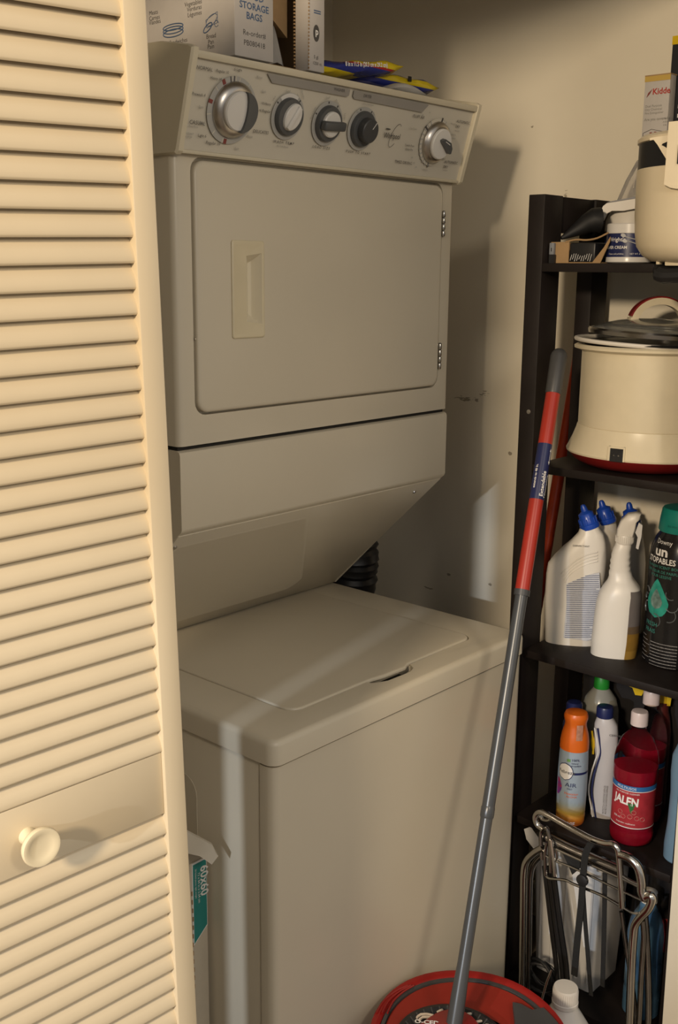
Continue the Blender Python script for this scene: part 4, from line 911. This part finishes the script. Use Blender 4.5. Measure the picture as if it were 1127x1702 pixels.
L = [(994, 1205), (997, 1225), (999, 1245), (994, 1262), (987, 1285), (984, 1310), (988, 1335), (992, 1360)]
for a, b, nm, mm in ((-2.2, 2.2, 'black_wave', ink), ):
    pts = [on_front(c, x, y, .0165-.0) for x, y in L]; wv_.tube(pts, .0020, 6, sm=4)
obj('black_wave', wv_, navy, bt)
ww = MB(); ww.tube([on_front(c, x-5, y, .0140) for x, y in L], .0016, 6, sm=4); obj('white_wave', ww, white_g, bt)
yw = MB(); yw.tube([on_front(c, x, y, .0085) for x, y in ((984, 1212), (986, 1232), (986, 1250))], [.002, .004, .002], 8, sm=4); obj('yellow_patch', yw, yellow, bt)
tx = MB(); 
pz = onc(c, 1005, 1345)[1]
for k in range(2): text(tx, 'PROTECTS & CONDITIONS SURFACES', .0048, lambda a, b: Vector((c[0], c[1], b))+tt*a-d*.0196, (.0015-k*.0045, pz), rot=pi/2, sx=.72)
text(tx, 'CERAMIC', .0060, lambda a, b: Vector((c[0], c[1], b))+tt*a-d*.0192, (-.003, onc(c, 1005, 1216)[1]))
obj('lettering', tx, ink, bt)
def cleaner_red(c, label, top, tm):
    t = thing('cleaner_bottle', label, 'bottle', (*c, Z4)); k = top/.253
    pr = [(0, .034), (.003, .038), (.012, .0395), (.020, .0395), (.024, .0378), (.028, .0385), (.034, .0392), (.040, .0372), (.120, .0375), (.128, .0395), (.150, .0395)]
    R2 = tm
    liq = obj('liquid', MB().lathe((c[0], c[1], 0), [(r_*R2*.96, Z4+h*k+.001) for h, r_ in pr if h <= .145]+[(.036*R2, Z4+.1465*k)], 36), red_liq, t, 50)
    shl = [(0, .034), (.003, .038), (.012, .0395), (.020, .0395), (.024, .0378), (.028, .0385), (.034, .0392), (.040, .0375), (.120, .0378), (.128, .0395), (.152, .0397), (.165, .0390), (.178, .0365), (.184, .0335), (.190, .0325), (.200, .028), (.210, .019), (.217, .0135), (.228, .0125)]
    obj('bottle_shell', MB().lathe((c[0], c[1], 0), [(r_*R2+.0004, Z4+h*k+.0003) for h, r_ in shl], 36, cap=(1, 0)), clear, t, 50)
    obj('cap', MB().lathe((c[0], c[1], 0), [(.0140, Z4+.2260*k), (.0155, Z4+.2270*k), (.0155, Z4+.249*k), (.0140, Z4+.2525*k), (.006, Z4+.253*k)], 28), mat('cap_pink_white', (.62, .52, .50), .35, var=.03), t)
    f2 = wrap(c, .0378*R2+.0006, facing(c), .0006)
    lb = MB(); patch(lb, f2, -.055*R2, .055*R2, Z4+.040*k, Z4+.112*k, 18); lo_ = obj('label', lb, mat('label_red', (.40, .03, .04), .4, var=.25, scale=60), t)
    lb = MB(); patch(lb, wrap(c, .0378*R2+.0012, facing(c), .0006), -.055*R2, .055*R2, Z4+.1125*k, Z4+.1215*k, 18); obj('blue_band', lb, mat('label_blue', (.03, .14, .36), .4, var=.1), lo_)
    lb = MB(); patch(lb, wrap(c, .0378*R2+.0012, facing(c), .0006), -.055*R2, .055*R2, Z4+.0385*k, Z4+.040*k, 18); patch(lb, wrap(c, .0378*R2+.0012, facing(c), .0008), -.05*R2, .05*R2, Z4+.1110*k, Z4+.1122*k, 18); obj('white_lines', lb, white_ink, lo_)
    return t, lo_
c = (.748, -.187)
t, lo_ = cleaner_red(c, 'clear bottle of red cleaner with white cap at the front of fourth board', .253, 1.0)
f2 = wrap(c, .0384, facing(c), .0014)
plane_txt([('JALEN', -.037, Z4+.086, .0215, dict(bold=.035, rot=-.06, sx=.80)), ('MULTIUSOS', -.032, Z4+.1145, .0068), ('ALL PURPOSE CLEANER', -.034, Z4+.1055, .0042), ('limpiador multiusos', -.03, Z4+.046, .0045), ('828 mL', -.036, Z4+.055, .005)], white_ink, f2, lo_)
fr_ = MB()
for a, b in ((-.016, .060), (-.004, .062), (.008, .060), (.018, .058), (-.022, .068), (.002, .071)): fr_.tube([f2(a+.0042*cos(q), Z4+b+.0040*sin(q), .0003) for q in [2*pi*i/10 for i in range(11)]], .0006, 4)
obj('berry_outlines', fr_, mat('berry', (.50, .16, .14), .5, var=.2), lo_)
gl = MB(); patch(gl, f2, -.010, .004, Z4+.068, Z4+.088, 4, 4, lambda v: (.5-.5*v, .6+.4*v)); obj('green_leaf', gl, mat('leafd', (.03, .14, .04), .5, var=.3), lo_)
cleaner_red((.835, -.167), 'second red cleaner bottle standing behind the front one', .262, .87)
c = (.868, -.046)
t = thing('cleaner_bottle', 'broad clear-white bottle with green screw cap at the back', 'bottle', (*c, Z4))
obj('bottle_body', MB().lathe((c[0], c[1], 0), [(.034, Z4+.0005), (.037, Z4+.004), (.0375, Z4+.150), (.0360, Z4+.180), (.030, Z4+.203), (.018, Z4+.220), (.013, Z4+.226)], 32), mat('milky', (.42, .42, .38), .2, trans=.3, var=.1), t)
obj('cap', MB().lathe((c[0], c[1], 0), [(.0150, Z4+.224), (.0155, Z4+.226), (.0150, Z4+.250), (.0128, Z4+.253), (.0128, Z4+.272), (.011, Z4+.274)], 24), green, t)
c = (.8885, -.166)
t = thing('spray_bottle', 'bottle with yellow trigger head at the back of the fourth board', 'bottle', (*c, Z4))
obj('bottle_body', MB().lathe((c[0], c[1], 0), [(.018, Z4+.0005), (.020, Z4+.004), (.020, Z4+.16), (.016, Z4+.19), (.012, Z4+.205), (.012, Z4+.222)], 24), mat('dark_bottle', (.10, .02, .02), .3, var=.2), t)
d, tt = view_t(c); yb_ = Vector((c[0], c[1], Z4+.222))
obj('trigger_head', MB().prism([(-.090, .047), (-.091, .039), (-.058, .028), (-.052, .014), (-.040, .014), (-.036, .024), (-.012, .024), (-.010, 0), (.014, 0), (.016, .032), (.004, .040), (-.04, .040)], lambda a, b, o: yb_+tt*a+Vector((0, 0, b-.004))+d*o, -.009, .009), yellow, t)
obj('trigger', MB().prism([(-.030, .024), (-.024, .024), (-.014, -.006), (-.018, -.010)], lambda a, b, o: yb_+tt*a+Vector((0, 0, b-.004))+d*o, -.004, .004), yellow, t)
c = (.738, -.286)
t = thing('blue_bottle', 'pale blue bottle at the right edge of the fourth board', 'bottle', (*c, Z4))
obj('bottle_body', MB().lathe((c[0], c[1], 0), [(.024, Z4+.0005), (.027, Z4+.004), (.0275, Z4+.03), (.0245, Z4+.07), (.0235, Z4+.13), (.0260, Z4+.17), (.0250, Z4+.20), (.016, Z4+.225), (.012, Z4+.235)], 28), lblue, t)
obj('cap', MB().lathe((c[0], c[1], 0), [(.013, Z4+.234), (.0145, Z4+.236), (.014, Z4+.256), (.006, Z4+.259)], 24), white_p, t)
# ------------------------------------------------------------------ things on the bottom board
Z5 = ZS[4]
t = thing('waste_bin', 'tall ribbed white bin standing on the bottom board behind the cart', 'bin', (.79, -.07, Z5))
bn = MB(); 
def rect_ring(x0, y0, x1, y1, z, r=.012): return [(a, b, z) for a, b in rrect(x0, y0, x1, y1, r, 4)]
bn.loft([rect_ring(.735, -.135, .845, -.005, Z5+.0005), rect_ring(.722, -.145, .855, .004, .44), rect_ring(.712, -.152, .862, .008, .443), rect_ring(.712, -.152, .862, .008, .455), rect_ring(.722, -.145, .855, .004, .456)])
bo = obj('bin_body', bn, white_g, t)
for k in range(5):
    y = -.125+k*.027; obj('rib', MB().tube([(.7335, y, Z5+.02), (.7225, y*1.05, .42)], .0022, 6), white_g, t)
o = obj('white_scoop', MB().loft([[hit(871, 1378, 0, .685+k), hit(882, 1374, 0, .69+k), hit(895, 1392, 0, .70+k), hit(906, 1410, 0, .71+k), hit(902, 1424, 0, .715+k), hit(888, 1412, 0, .705+k), hit(875, 1395, 0, .69+k)] for k in (0, .012)]), white_g)
o['label'] = 'white curved plastic scoop poking out under the fourth board corner'; o['category'] = 'scoop'
c = (.757, -.228)
t = thing('blue_jug', 'translucent light blue jug on the bottom board behind the cart legs', 'jug', (*c, Z5))
obj('jug_body', MB().lathe((c[0], c[1], 0), [(.030, Z5+.0005), (.034, Z5+.005), (.034, Z5+.05), (.0325, Z5+.055), (.034, Z5+.06), (.034, Z5+.11), (.0325, Z5+.115), (.034, Z5+.12), (.034, Z5+.17), (.030, Z5+.195), (.016, Z5+.225), (.013, Z5+.235)], 28), mat('jug_blue', (.10, .22, .36), .25, trans=.2, var=.2), t)
obj('cap', MB().lathe((c[0], c[1], 0), [(.014, Z5+.234), (.016, Z5+.236), (.015, Z5+.255), (.006, Z5+.257)], 24), white_p, t)
c = (.850, -.235)
t = thing('paint_can', 'dark round can with a red lower band beside the blue jug', 'can', (*c, Z5))
obj('can_body', MB().lathe((c[0], c[1], 0), [(.045, Z5+.0005), (.048, Z5+.003), (.048, Z5+.28), (.044, Z5+.285), (.02, Z5+.285)], 36), mat('can_dark', (.05, .045, .045), .3, metal=.6, var=.2), t)
obj('red_band', MB().lathe((c[0], c[1], 0), [(.0482, Z5+.11), (.0490, Z5+.112), (.0490, Z5+.18), (.0482, Z5+.182)], 36, cap=(0, 0)), red_p, t)
o = obj('yellow_board', MB().prism([(.668, .150), (.735, .235), (.752, .30), (.790, .56), (.668, .56)], lambda a, b, d: (a, d, b), .064, .070), yellow)
o.location.z = 0
o['label'] = 'bright yellow plastic sheet upright behind the front shelf post'; o['category'] = 'sheet'
st_ = obj('stub', MB().box((.668, .064, .1275), (.72, .070, .152)), yellow, o)
# red broom pole, behind the shelf end
pa, pb = hit(963, 585, 1, .085), hit(905, 930, 1, .085); dv = (pb-pa).normalized()
p_top = pa-dv*.06; p_bot = pa+dv*((pa.z-.1285)/(-dv.z))
t = thing('broom', 'red broom handle leaning behind the far end of the shelf unit', 'broom', (p_bot.x, p_bot.y, .127))
red_br = mat('red_broom', (.60, .06, .012), .35, var=.1)
obj('handle', MB().tube([p_top, pa+dv*((pa.z-.18)/(-dv.z))], .0118, 20), red_br, t)
obj('end_tip', MB().tube([p_top-dv*.008, p_top+dv*.0], [.006, .0118], 20), red_br, t)
pq = pa+dv*((pa.z-.18)/(-dv.z))
obj('broom_head', MB().box((pq.x-.05, pq.y-.012, .165), (pq.x+.05, pq.y+.012, .19), .004), red_p, t)
bs_ = MB()
for i in range(20):
    for j in range(4): x, y = pq.x-.046+i*.0048, pq.y-.009+j*.006; bs_.tube([(x, y, .166), (x+(i-10)*.0004, y, .1275)], .0011, 4)
bso = obj('bristles', bs_, black_p, t); bso['kind'] = 'stuff'
# ------------------------------------------------------------------ mop and bucket
mt = hit(930, 586, 1, -.035); mb_ = hit(755, 1702, 1, -.155)
md = (mb_-mt).normalized()
def mp(px, py, ref=None):      # nearest point on the pole axis to the sight line
    ray = (CF+CR*((px-563.5)/FPX)-CU*((py-851)/FPX)).normalized(); w0 = mt-CAM
    b = md.dot(ray); d_ = md.dot(w0); e = ray.dot(w0); return mt+md*((b*e-d_)/(1-b*b))
mop_end = mp(755, 1702)+md*.035
t = thing('mop', 'red and grey extendable mop leaning on the shelf, head in the bucket', 'mop', mop_end)
G0 = mp(929, 592)
obj('grip', MB().tube([G0-md*.013, G0-md*.011, G0-md*.006, G0, mp(922, 652), mp(921.5, 655)], [.004, .0085, .0125, .0145, .0135, .0128], 28), grey_p, t)
rp_ = obj('red_tube', MB().tube([mp(922, 654), mp(868, 982)], .0122, 28), red_mop, t)
la, lb2 = mp(908, 739), mp(894, 831)
lbl = obj('navy_label', MB().tube([la, lb2], .01245, 28), navy, rp_)
# lettering round the pole
zax = -md; xax = (zax.cross(CF)).normalized(); yax = zax.cross(xax)
front = (-(CF-md*CF.dot(md))).normalized(); side = zax.cross(front)
if side.dot(CR) < 0: side = -side
def polef(L0, r0, off=0):
    # a along the pole upwards, b sideways
    return lambda a, b: L0+zax*a+(front*cos((b+off)/r0)+side*sin((b+off)/r0))*(r0+.0003)
pf_ = polef(lb2, .0126)
mb = MB(); text(mb, 'Extendable', .0098, pf_, (.006, .0045), bold=.02); text(mb, 'Télescopique', .0085, pf_, (.004, -.0) if False else (.004, .0115)); text(mb, 'from 24 in. to 48 in.', .0050, pf_, (.004, -.0135)); 
# mirror so the letters read upwards with their feet to the right
me_ = []
mb2 = MB()
for s_txt, sz, a0, b0 in (('Extendable', .0098, .005, .0075), ('Télescopique', .0075, .003, .0150), ('extends to 48 in.', .0060, .018, -.0085)):
    text(mb2, s_txt, sz, lambda a, b: pf_(a, -b), (a0, -b0), bold=.02)
obj('lettering', mb2, white_ink, lbl)
ar = MB(); ar.prism([(.066, -.0005), (.066, .0005), (.083, .0005), (.083, -.0005)], lambda a, b, o: pf_(a, b+.0105)+front*o, 0, .0003)
for s_ in (-1, 1):
    bse = .066 if s_ < 0 else .083
    ar.prism([(bse, -.0022), (bse, .0022), (bse+s_*.0055, 0)], lambda a, b, o: pf_(a, b+.0105)+front*o, 0, .0003)
obj('arrow_mark', ar, white_ink, lbl)
obj('collar', MB().tube([mp(868.5, 980), mp(867.5, 990)], .0131, 28), grey_p, t)
obj('upper_tube', MB().tube([mp(868, 988), mp(808, 1344)], .0104, 28), pole_g, t)
obj('collar', MB().tube([mp(809, 1338), mp(808.5, 1342), mp(806.5, 1356), mp(806, 1359)], [.0102, .0112, .0112, .0102], 28), pole_g, t)
obj('lower_tube', MB().tube([mp(807, 1352), mp(770, 1600), mp(763, 1655), mop_end], [.0098, .0100, .0122, .0130], 28), pole_g, t)
# bucket
bc = Vector((.240, -.192, 0)); ba = Vector((.74, .67, 0)).normalized(); bn_ = Vector((ba.y, -ba.x, 0)); bn_ = -bn_ if bn_.y < 0 else bn_
if bn_.x < 0 and bn_.y < 0: bn_ = -bn_
BL, BWD, BZ = .197, .163, .357
def bp_(a, b, z): return bc+ba*a+bn_*b+Vector((0, 0, z+(.010 if z > .2 else 0)))
def br(k, z, e=2.15, n=56, da=0, db=0):
    out = []
    for j in range(n):
        q = 2*pi*j/n; ca, sa = cos(q), sin(q)
        out.append(bp_((BL*k+da)*math.copysign(abs(ca)**(2/e), ca), (BWD*k+db)*math.copysign(abs(sa)**(2/e), sa), z))
    return out
bk = thing('mop_bucket', 'red oval mop bucket with black spin wringer in front of washer', 'bucket', (bc.x, bc.y, .127))
obj('bucket_body', MB().loft([br(.72, .1275), br(.76, .132), br(.90, .31), br(.97, .332), br(1.0, .342), br(1.0, .352), br(.985, .357), br(.94, .3575), br(.905, .353), br(.89, .340), br(.86, .30)]), red_p, bk, 40)
obj('rim_gasket', MB().loft([br(.905, .348), br(.895, .3555), br(.862, .3555), br(.855, .348)]), grey_p, bk)
tpz = .3535
obj('wringer_deck', MB().loft([br(.850, .335), br(.850, tpz), br(.835, tpz+.002), br(.60, tpz-.004), br(.10, tpz-.010)]), mat('red_deck', (.25, .018, .010), .4, var=.08), bk, 40)
wc = mop_end
def wc_(r, a, z): return Vector((wc.x, wc.y, 0))+Vector((r*cos(a), r*sin(a), z+.010))
wr = MB(); N = 48
wr.loft([[wc_(.088, 2*pi*j/N, .350) for j in range(N)], [wc_(.088, 2*pi*j/N, .360) for j in range(N)], [wc_(.080, 2*pi*j/N, .362) for j in range(N)], [wc_(.070, 2*pi*j/N, .352) for j in range(N)], [wc_(.05, 2*pi*j/N, .347) for j in range(N)]])
wro = obj('spin_basket', wr, black_p, bk)
sl = MB()
for j in range(36):
    a = 2*pi*j/36; sl.tube([wc_(.081, a, .3618), wc_(.066, a, .3525)], .0016, 4)
obj('basket_ribs', sl, grey_p, wro)
st = MB(); random.seed(3)
for j in range(30):
    a = 1.1+random.random()*2.6; a = 2*pi*random.random(); r0, r1 = .03+.01*random.random(), .052+.022*random.random(); b = a+random.uniform(-.4, .4)
    st.tube([wc_(r0, a, .362), wc_((r0+r1)/2, (a+b)/2, .3655+.004*random.random()), wc_(r1, b, .362), wc_(r1+.003, b+.1, .356)], .0022, 6, sm=2)
obj('mop_strands', st, mat('strand', (.58, .50, .42), .9, var=.2, scale=80), t)['kind'] = 'stuff'
hdp = [(.058+.006*cos(3*q_), q_) for q_ in [2*pi*i/30 for i in range(30)]]
ro = .45
obj('mop_head', MB().loft([[wc_(r_*k, a+ro, z) for r_, a in hdp] for k, z in ((.96, .362), (1, .365), (1, .3695), (.92, .372), (.35, .382), (.2, .386))]), red_p, t, 40)
plane_txt([('O-CEDAR', -.004, .0, .0125, dict(align='CENTER', bold=.03))], white_ink, lambda a, b: hit(722, 1703, 2, .389)+view_t(wc)[1]*a+view_t(wc)[0]*b, t)
g = [hit(*q, 2, .3685) for q in ((852, 1668), (866, 1671), (884, 1681), (903, 1677), (918, 1692), (935, 1712), (940, 1740), (852, 1740), (856, 1700))]
obj('grey_spout', MB().loft([[Vector((p.x, p.y, z)) for p in g] for z in (.350, .3715)]), grey_p, bk)
gv = MB()
for k in range(3): gv.tube([hit(*q, 2, .3680) for q in ((626+9*k, 1684), (638+8*k, 1664), (657+7*k, 1648), (678+5*k, 1638))], .0016, 6, sm=4)
obj('thumb_ridges', gv, red_p, bk)
# ------------------------------------------------------------------ white bottle in front
c = (.530, -.190)
t = thing('detergent_bottle', 'plain white bottle with white screw cap on the floor beside the bucket', 'bottle', (*c, .127))
d, tt = view_t(c)
cx0 = 0
pr = [(.052, .1275), (.057, .131), (.058, .16), (.057, .20), (.053, .224), (.044, .244), (.032, .264), (.0235, .278), (.0215, .284)]
c_ = Vector((c[0], c[1], 0))+tt*cx0
obj('bottle_body', MB().lathe(c_, pr, 36), white_g, t, 50)
cpz = .285
cb = MB().lathe(c_, [(.0215, cpz), (.0232, cpz+.001), (.0232, cpz+.008), (.0222, cpz+.009), (.0218, cpz+.032), (.0205, cpz+.0345), (.010, cpz+.035)], 36)
for k in range(36):
    a = 2*pi*k/36; cb.tube([c_+Vector((.0220*cos(a), .0220*sin(a), cpz+.011)), c_+Vector((.0217*cos(a), .0217*sin(a), cpz+.030))], .0006, 4)
obj('cap', cb, white_g, t)
# ------------------------------------------------------------------ folding chrome cart
XC = .625
def H(px, py, x=XC): return hit(px, py, 0, x)
ct = thing('folding_cart', 'folded chrome tube luggage cart with black bungee straps', 'cart', (XC, -.15, .127))
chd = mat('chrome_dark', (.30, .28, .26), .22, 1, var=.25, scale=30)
obj('handle', MB().tube([H(903, 1378), H(893, 1370), H(890, 1358), H(896, 1350), H(908, 1353), H(945, 1374), H(982, 1394), H(1005, 1402), H(1018, 1403), H(1026, 1410), H(1029, 1425), H(1032, 1465), H(1034, 1508)], [.0058]*13, 12, sm=4), chrome, ct)
obj('handle_loop', MB().tube([H(900, 1350, .632), H(912, 1352, .632), H(914, 1362, .632), H(903, 1362, .632), H(894, 1352, .632)], .0035, 8, sm=4), chrome, ct)
obj('left_bracket', MB().tube([H(901, 1428), H(899, 1400), H(900, 1382), H(908, 1376), H(912, 1386), H(914, 1400), H(916, 1450)], .0040, 10, sm=4), chd, ct)
obj('left_bracket', MB().tube([H(907, 1455), H(906, 1420), H(909, 1400)], .0035, 10, sm=3), chd, ct)
obj('left_bracket', MB().tube([H(923, 1456), H(920, 1425), H(916, 1395)], .0040, 10, sm=3), chrome, ct)
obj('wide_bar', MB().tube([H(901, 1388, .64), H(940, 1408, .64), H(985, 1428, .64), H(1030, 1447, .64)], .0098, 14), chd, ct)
LB = .1335
def leg(pts, r, m=chd, nm='leg', ext=None):
    if ext: pts = pts+[Vector((ext[0], ext[1], LB))]
    return obj(nm, MB().tube(pts, r, 12, sm=4), m, ct)
e = H(868, 1640); leg([H(903, 1409), H(890, 1416), H(876, 1430), H(871, 1450), H(870, 1500), e], .0068, chrome, ext=(e.x, e.y))
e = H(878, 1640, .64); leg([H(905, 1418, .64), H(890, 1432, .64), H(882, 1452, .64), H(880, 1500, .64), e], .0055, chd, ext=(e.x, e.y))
obj('frame_tube', MB().tube([H(1030, 1420), H(1046, 1426), H(1060, 1440), H(1066, 1462), H(1067, 1482), H(1072, 1494)], .0080, 14, sm=4), chrome, ct)
e = H(1046, 1702); leg([H(1070, 1494), H(1079, 1488), H(1084, 1494), H(1078, 1510), H(1065, 1524), H(1056, 1537), H(1053, 1555), H(1050, 1600), e], .0075, chrome, ext=(e.x, e.y))
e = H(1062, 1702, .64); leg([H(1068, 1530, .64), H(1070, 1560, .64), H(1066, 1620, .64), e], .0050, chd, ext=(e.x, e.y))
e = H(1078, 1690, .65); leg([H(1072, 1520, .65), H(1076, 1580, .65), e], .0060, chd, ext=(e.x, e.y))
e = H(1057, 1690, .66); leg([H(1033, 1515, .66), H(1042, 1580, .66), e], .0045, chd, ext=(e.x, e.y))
for k, (xa, xb) in enumerate(((905, 926), (911, 935), (919, 943))):
    e = H(xb, 1625, .645); leg([H(xa, 1440, .645), H((xa+xb)/2, 1532, .645), e], .0048, mat('black_tube', (.03, .028, .027), .25, metal=.5, var=.2), ext=(e.x, e.y))
for pts, r_ in (([H(907, 1455), H(915, 1460), H(940, 1463), H(955, 1470), H(1000, 1488), H(1032, 1506), H(1052, 1517), H(1070, 1516), H(1080, 1500)], .0028),
                ([H(925, 1432), H(950, 1441), H(1000, 1465), H(1068, 1497)], .0022), ([H(925, 1411), H(975, 1434), H(1040, 1463), H(1066, 1476)], .0030), ([H(905, 1421), H(925, 1430), H(925, 1411)], .0025), ([H(1034, 1455), H(1050, 1465), H(1066, 1472)], .0030)):
    obj('cross_wire', MB().tube(pts, r_, 8, sm=4), chrome, ct)
bk_ = mat('strap_black', (.010, .010, .010), .8, bump=.4, bscale=200, var=.2)
def strap(pts, w_):
    mb = MB(); rings = []
    d = Vector((.8, .6, 0))
    ps = smooth(pts, 4)
    for p in ps: rings.append([p+Vector((0, -w_/2, 0)), p+Vector((0, w_/2, 0)), p+Vector((.002, w_/2, 0)), p+Vector((.002, -w_/2, 0))])
    return obj('strap', mb.loft(rings), bk_, ct)
XB = .612
strap([H(982, 1402, XB), H(973, 1420, XB), H(969, 1455, XB), H(966, 1500, XB), H(960, 1555, XB), H(954, 1622, XB)], .0125)
strap([H(968, 1465, XB+.004), H(972, 1530, XB+.004), H(982, 1655, XB+.004)], .0080)
strap([H(1005, 1452, XB+.02), H(1004, 1530, XB+.02), H(1001, 1640, XB+.02)], .0085)
obj('strap_hook', MB().lathe(H(968, 1463, XB-.001), [(.011, -.003), (.011, .003), (.006, .005)], 14, rotM((-1, 0, 0))), black_p, ct)
obj('black_tab', MB().prism([(0, 0), (.040, -.008), (.040, -.022), (.026, -.040), (.018, -.026)], lambda a, b, o: H(932, 1416, .628)+Vector((o, -a, b+.004)), 0, .004), bk_, ct)
obj('thin_rod', MB().tube([H(917, 1612, .60), H(909, 1632, .59), H(900, 1664, .58), Vector((.575, H(897, 1672, .575).y, LB))], .0022, 8), chrome, ct)
# base plate of the cart on the floor
obj('base_plate', MB().box((.60, -.285, .1275), (.668, -.02, .1335), .002), chd, ct)
cz = MB(); P = []
for k in range(44):
    a = k*.42; P.append(Vector((.655+.012*sin(k*.3), H(899, 1630, .655).y+.030*cos(a), .205+.030*sin(a)+.0005*k)))
cz.tube(P, .0035, 7)
o = obj('black_cord', cz, black_p, None); o['label'] = 'coiled black cord hanging low between the cart legs'; o['category'] = 'cord'

for o in bpy.data.objects:
    n_ = o.name.split('.')[0]
    if o.parent and n_ in ('lettering', 'small_lettering', 'teal_lettering', 'orange_lettering', 'weight_lettering', 'cap_lettering', 'fine_print', 'tick_marks', 'red_mark', 'dark_mark', 'cap_ribs', 'basket_ribs', 'corrugated_edge', 'perforated_edge', 'white_print', 'white_scribble', 'picture_lines', 'blue_bars', 'silver_swirls', 'berry_outlines', 'house_drawing', 'room_marks', 'white_lines', 'shoulder_ridges', 'inlet_pins', 'arrow_mark', 'cutlery_picture', 'logo', 'thumb_ridges'):
        o['kind'] = 'stuff'
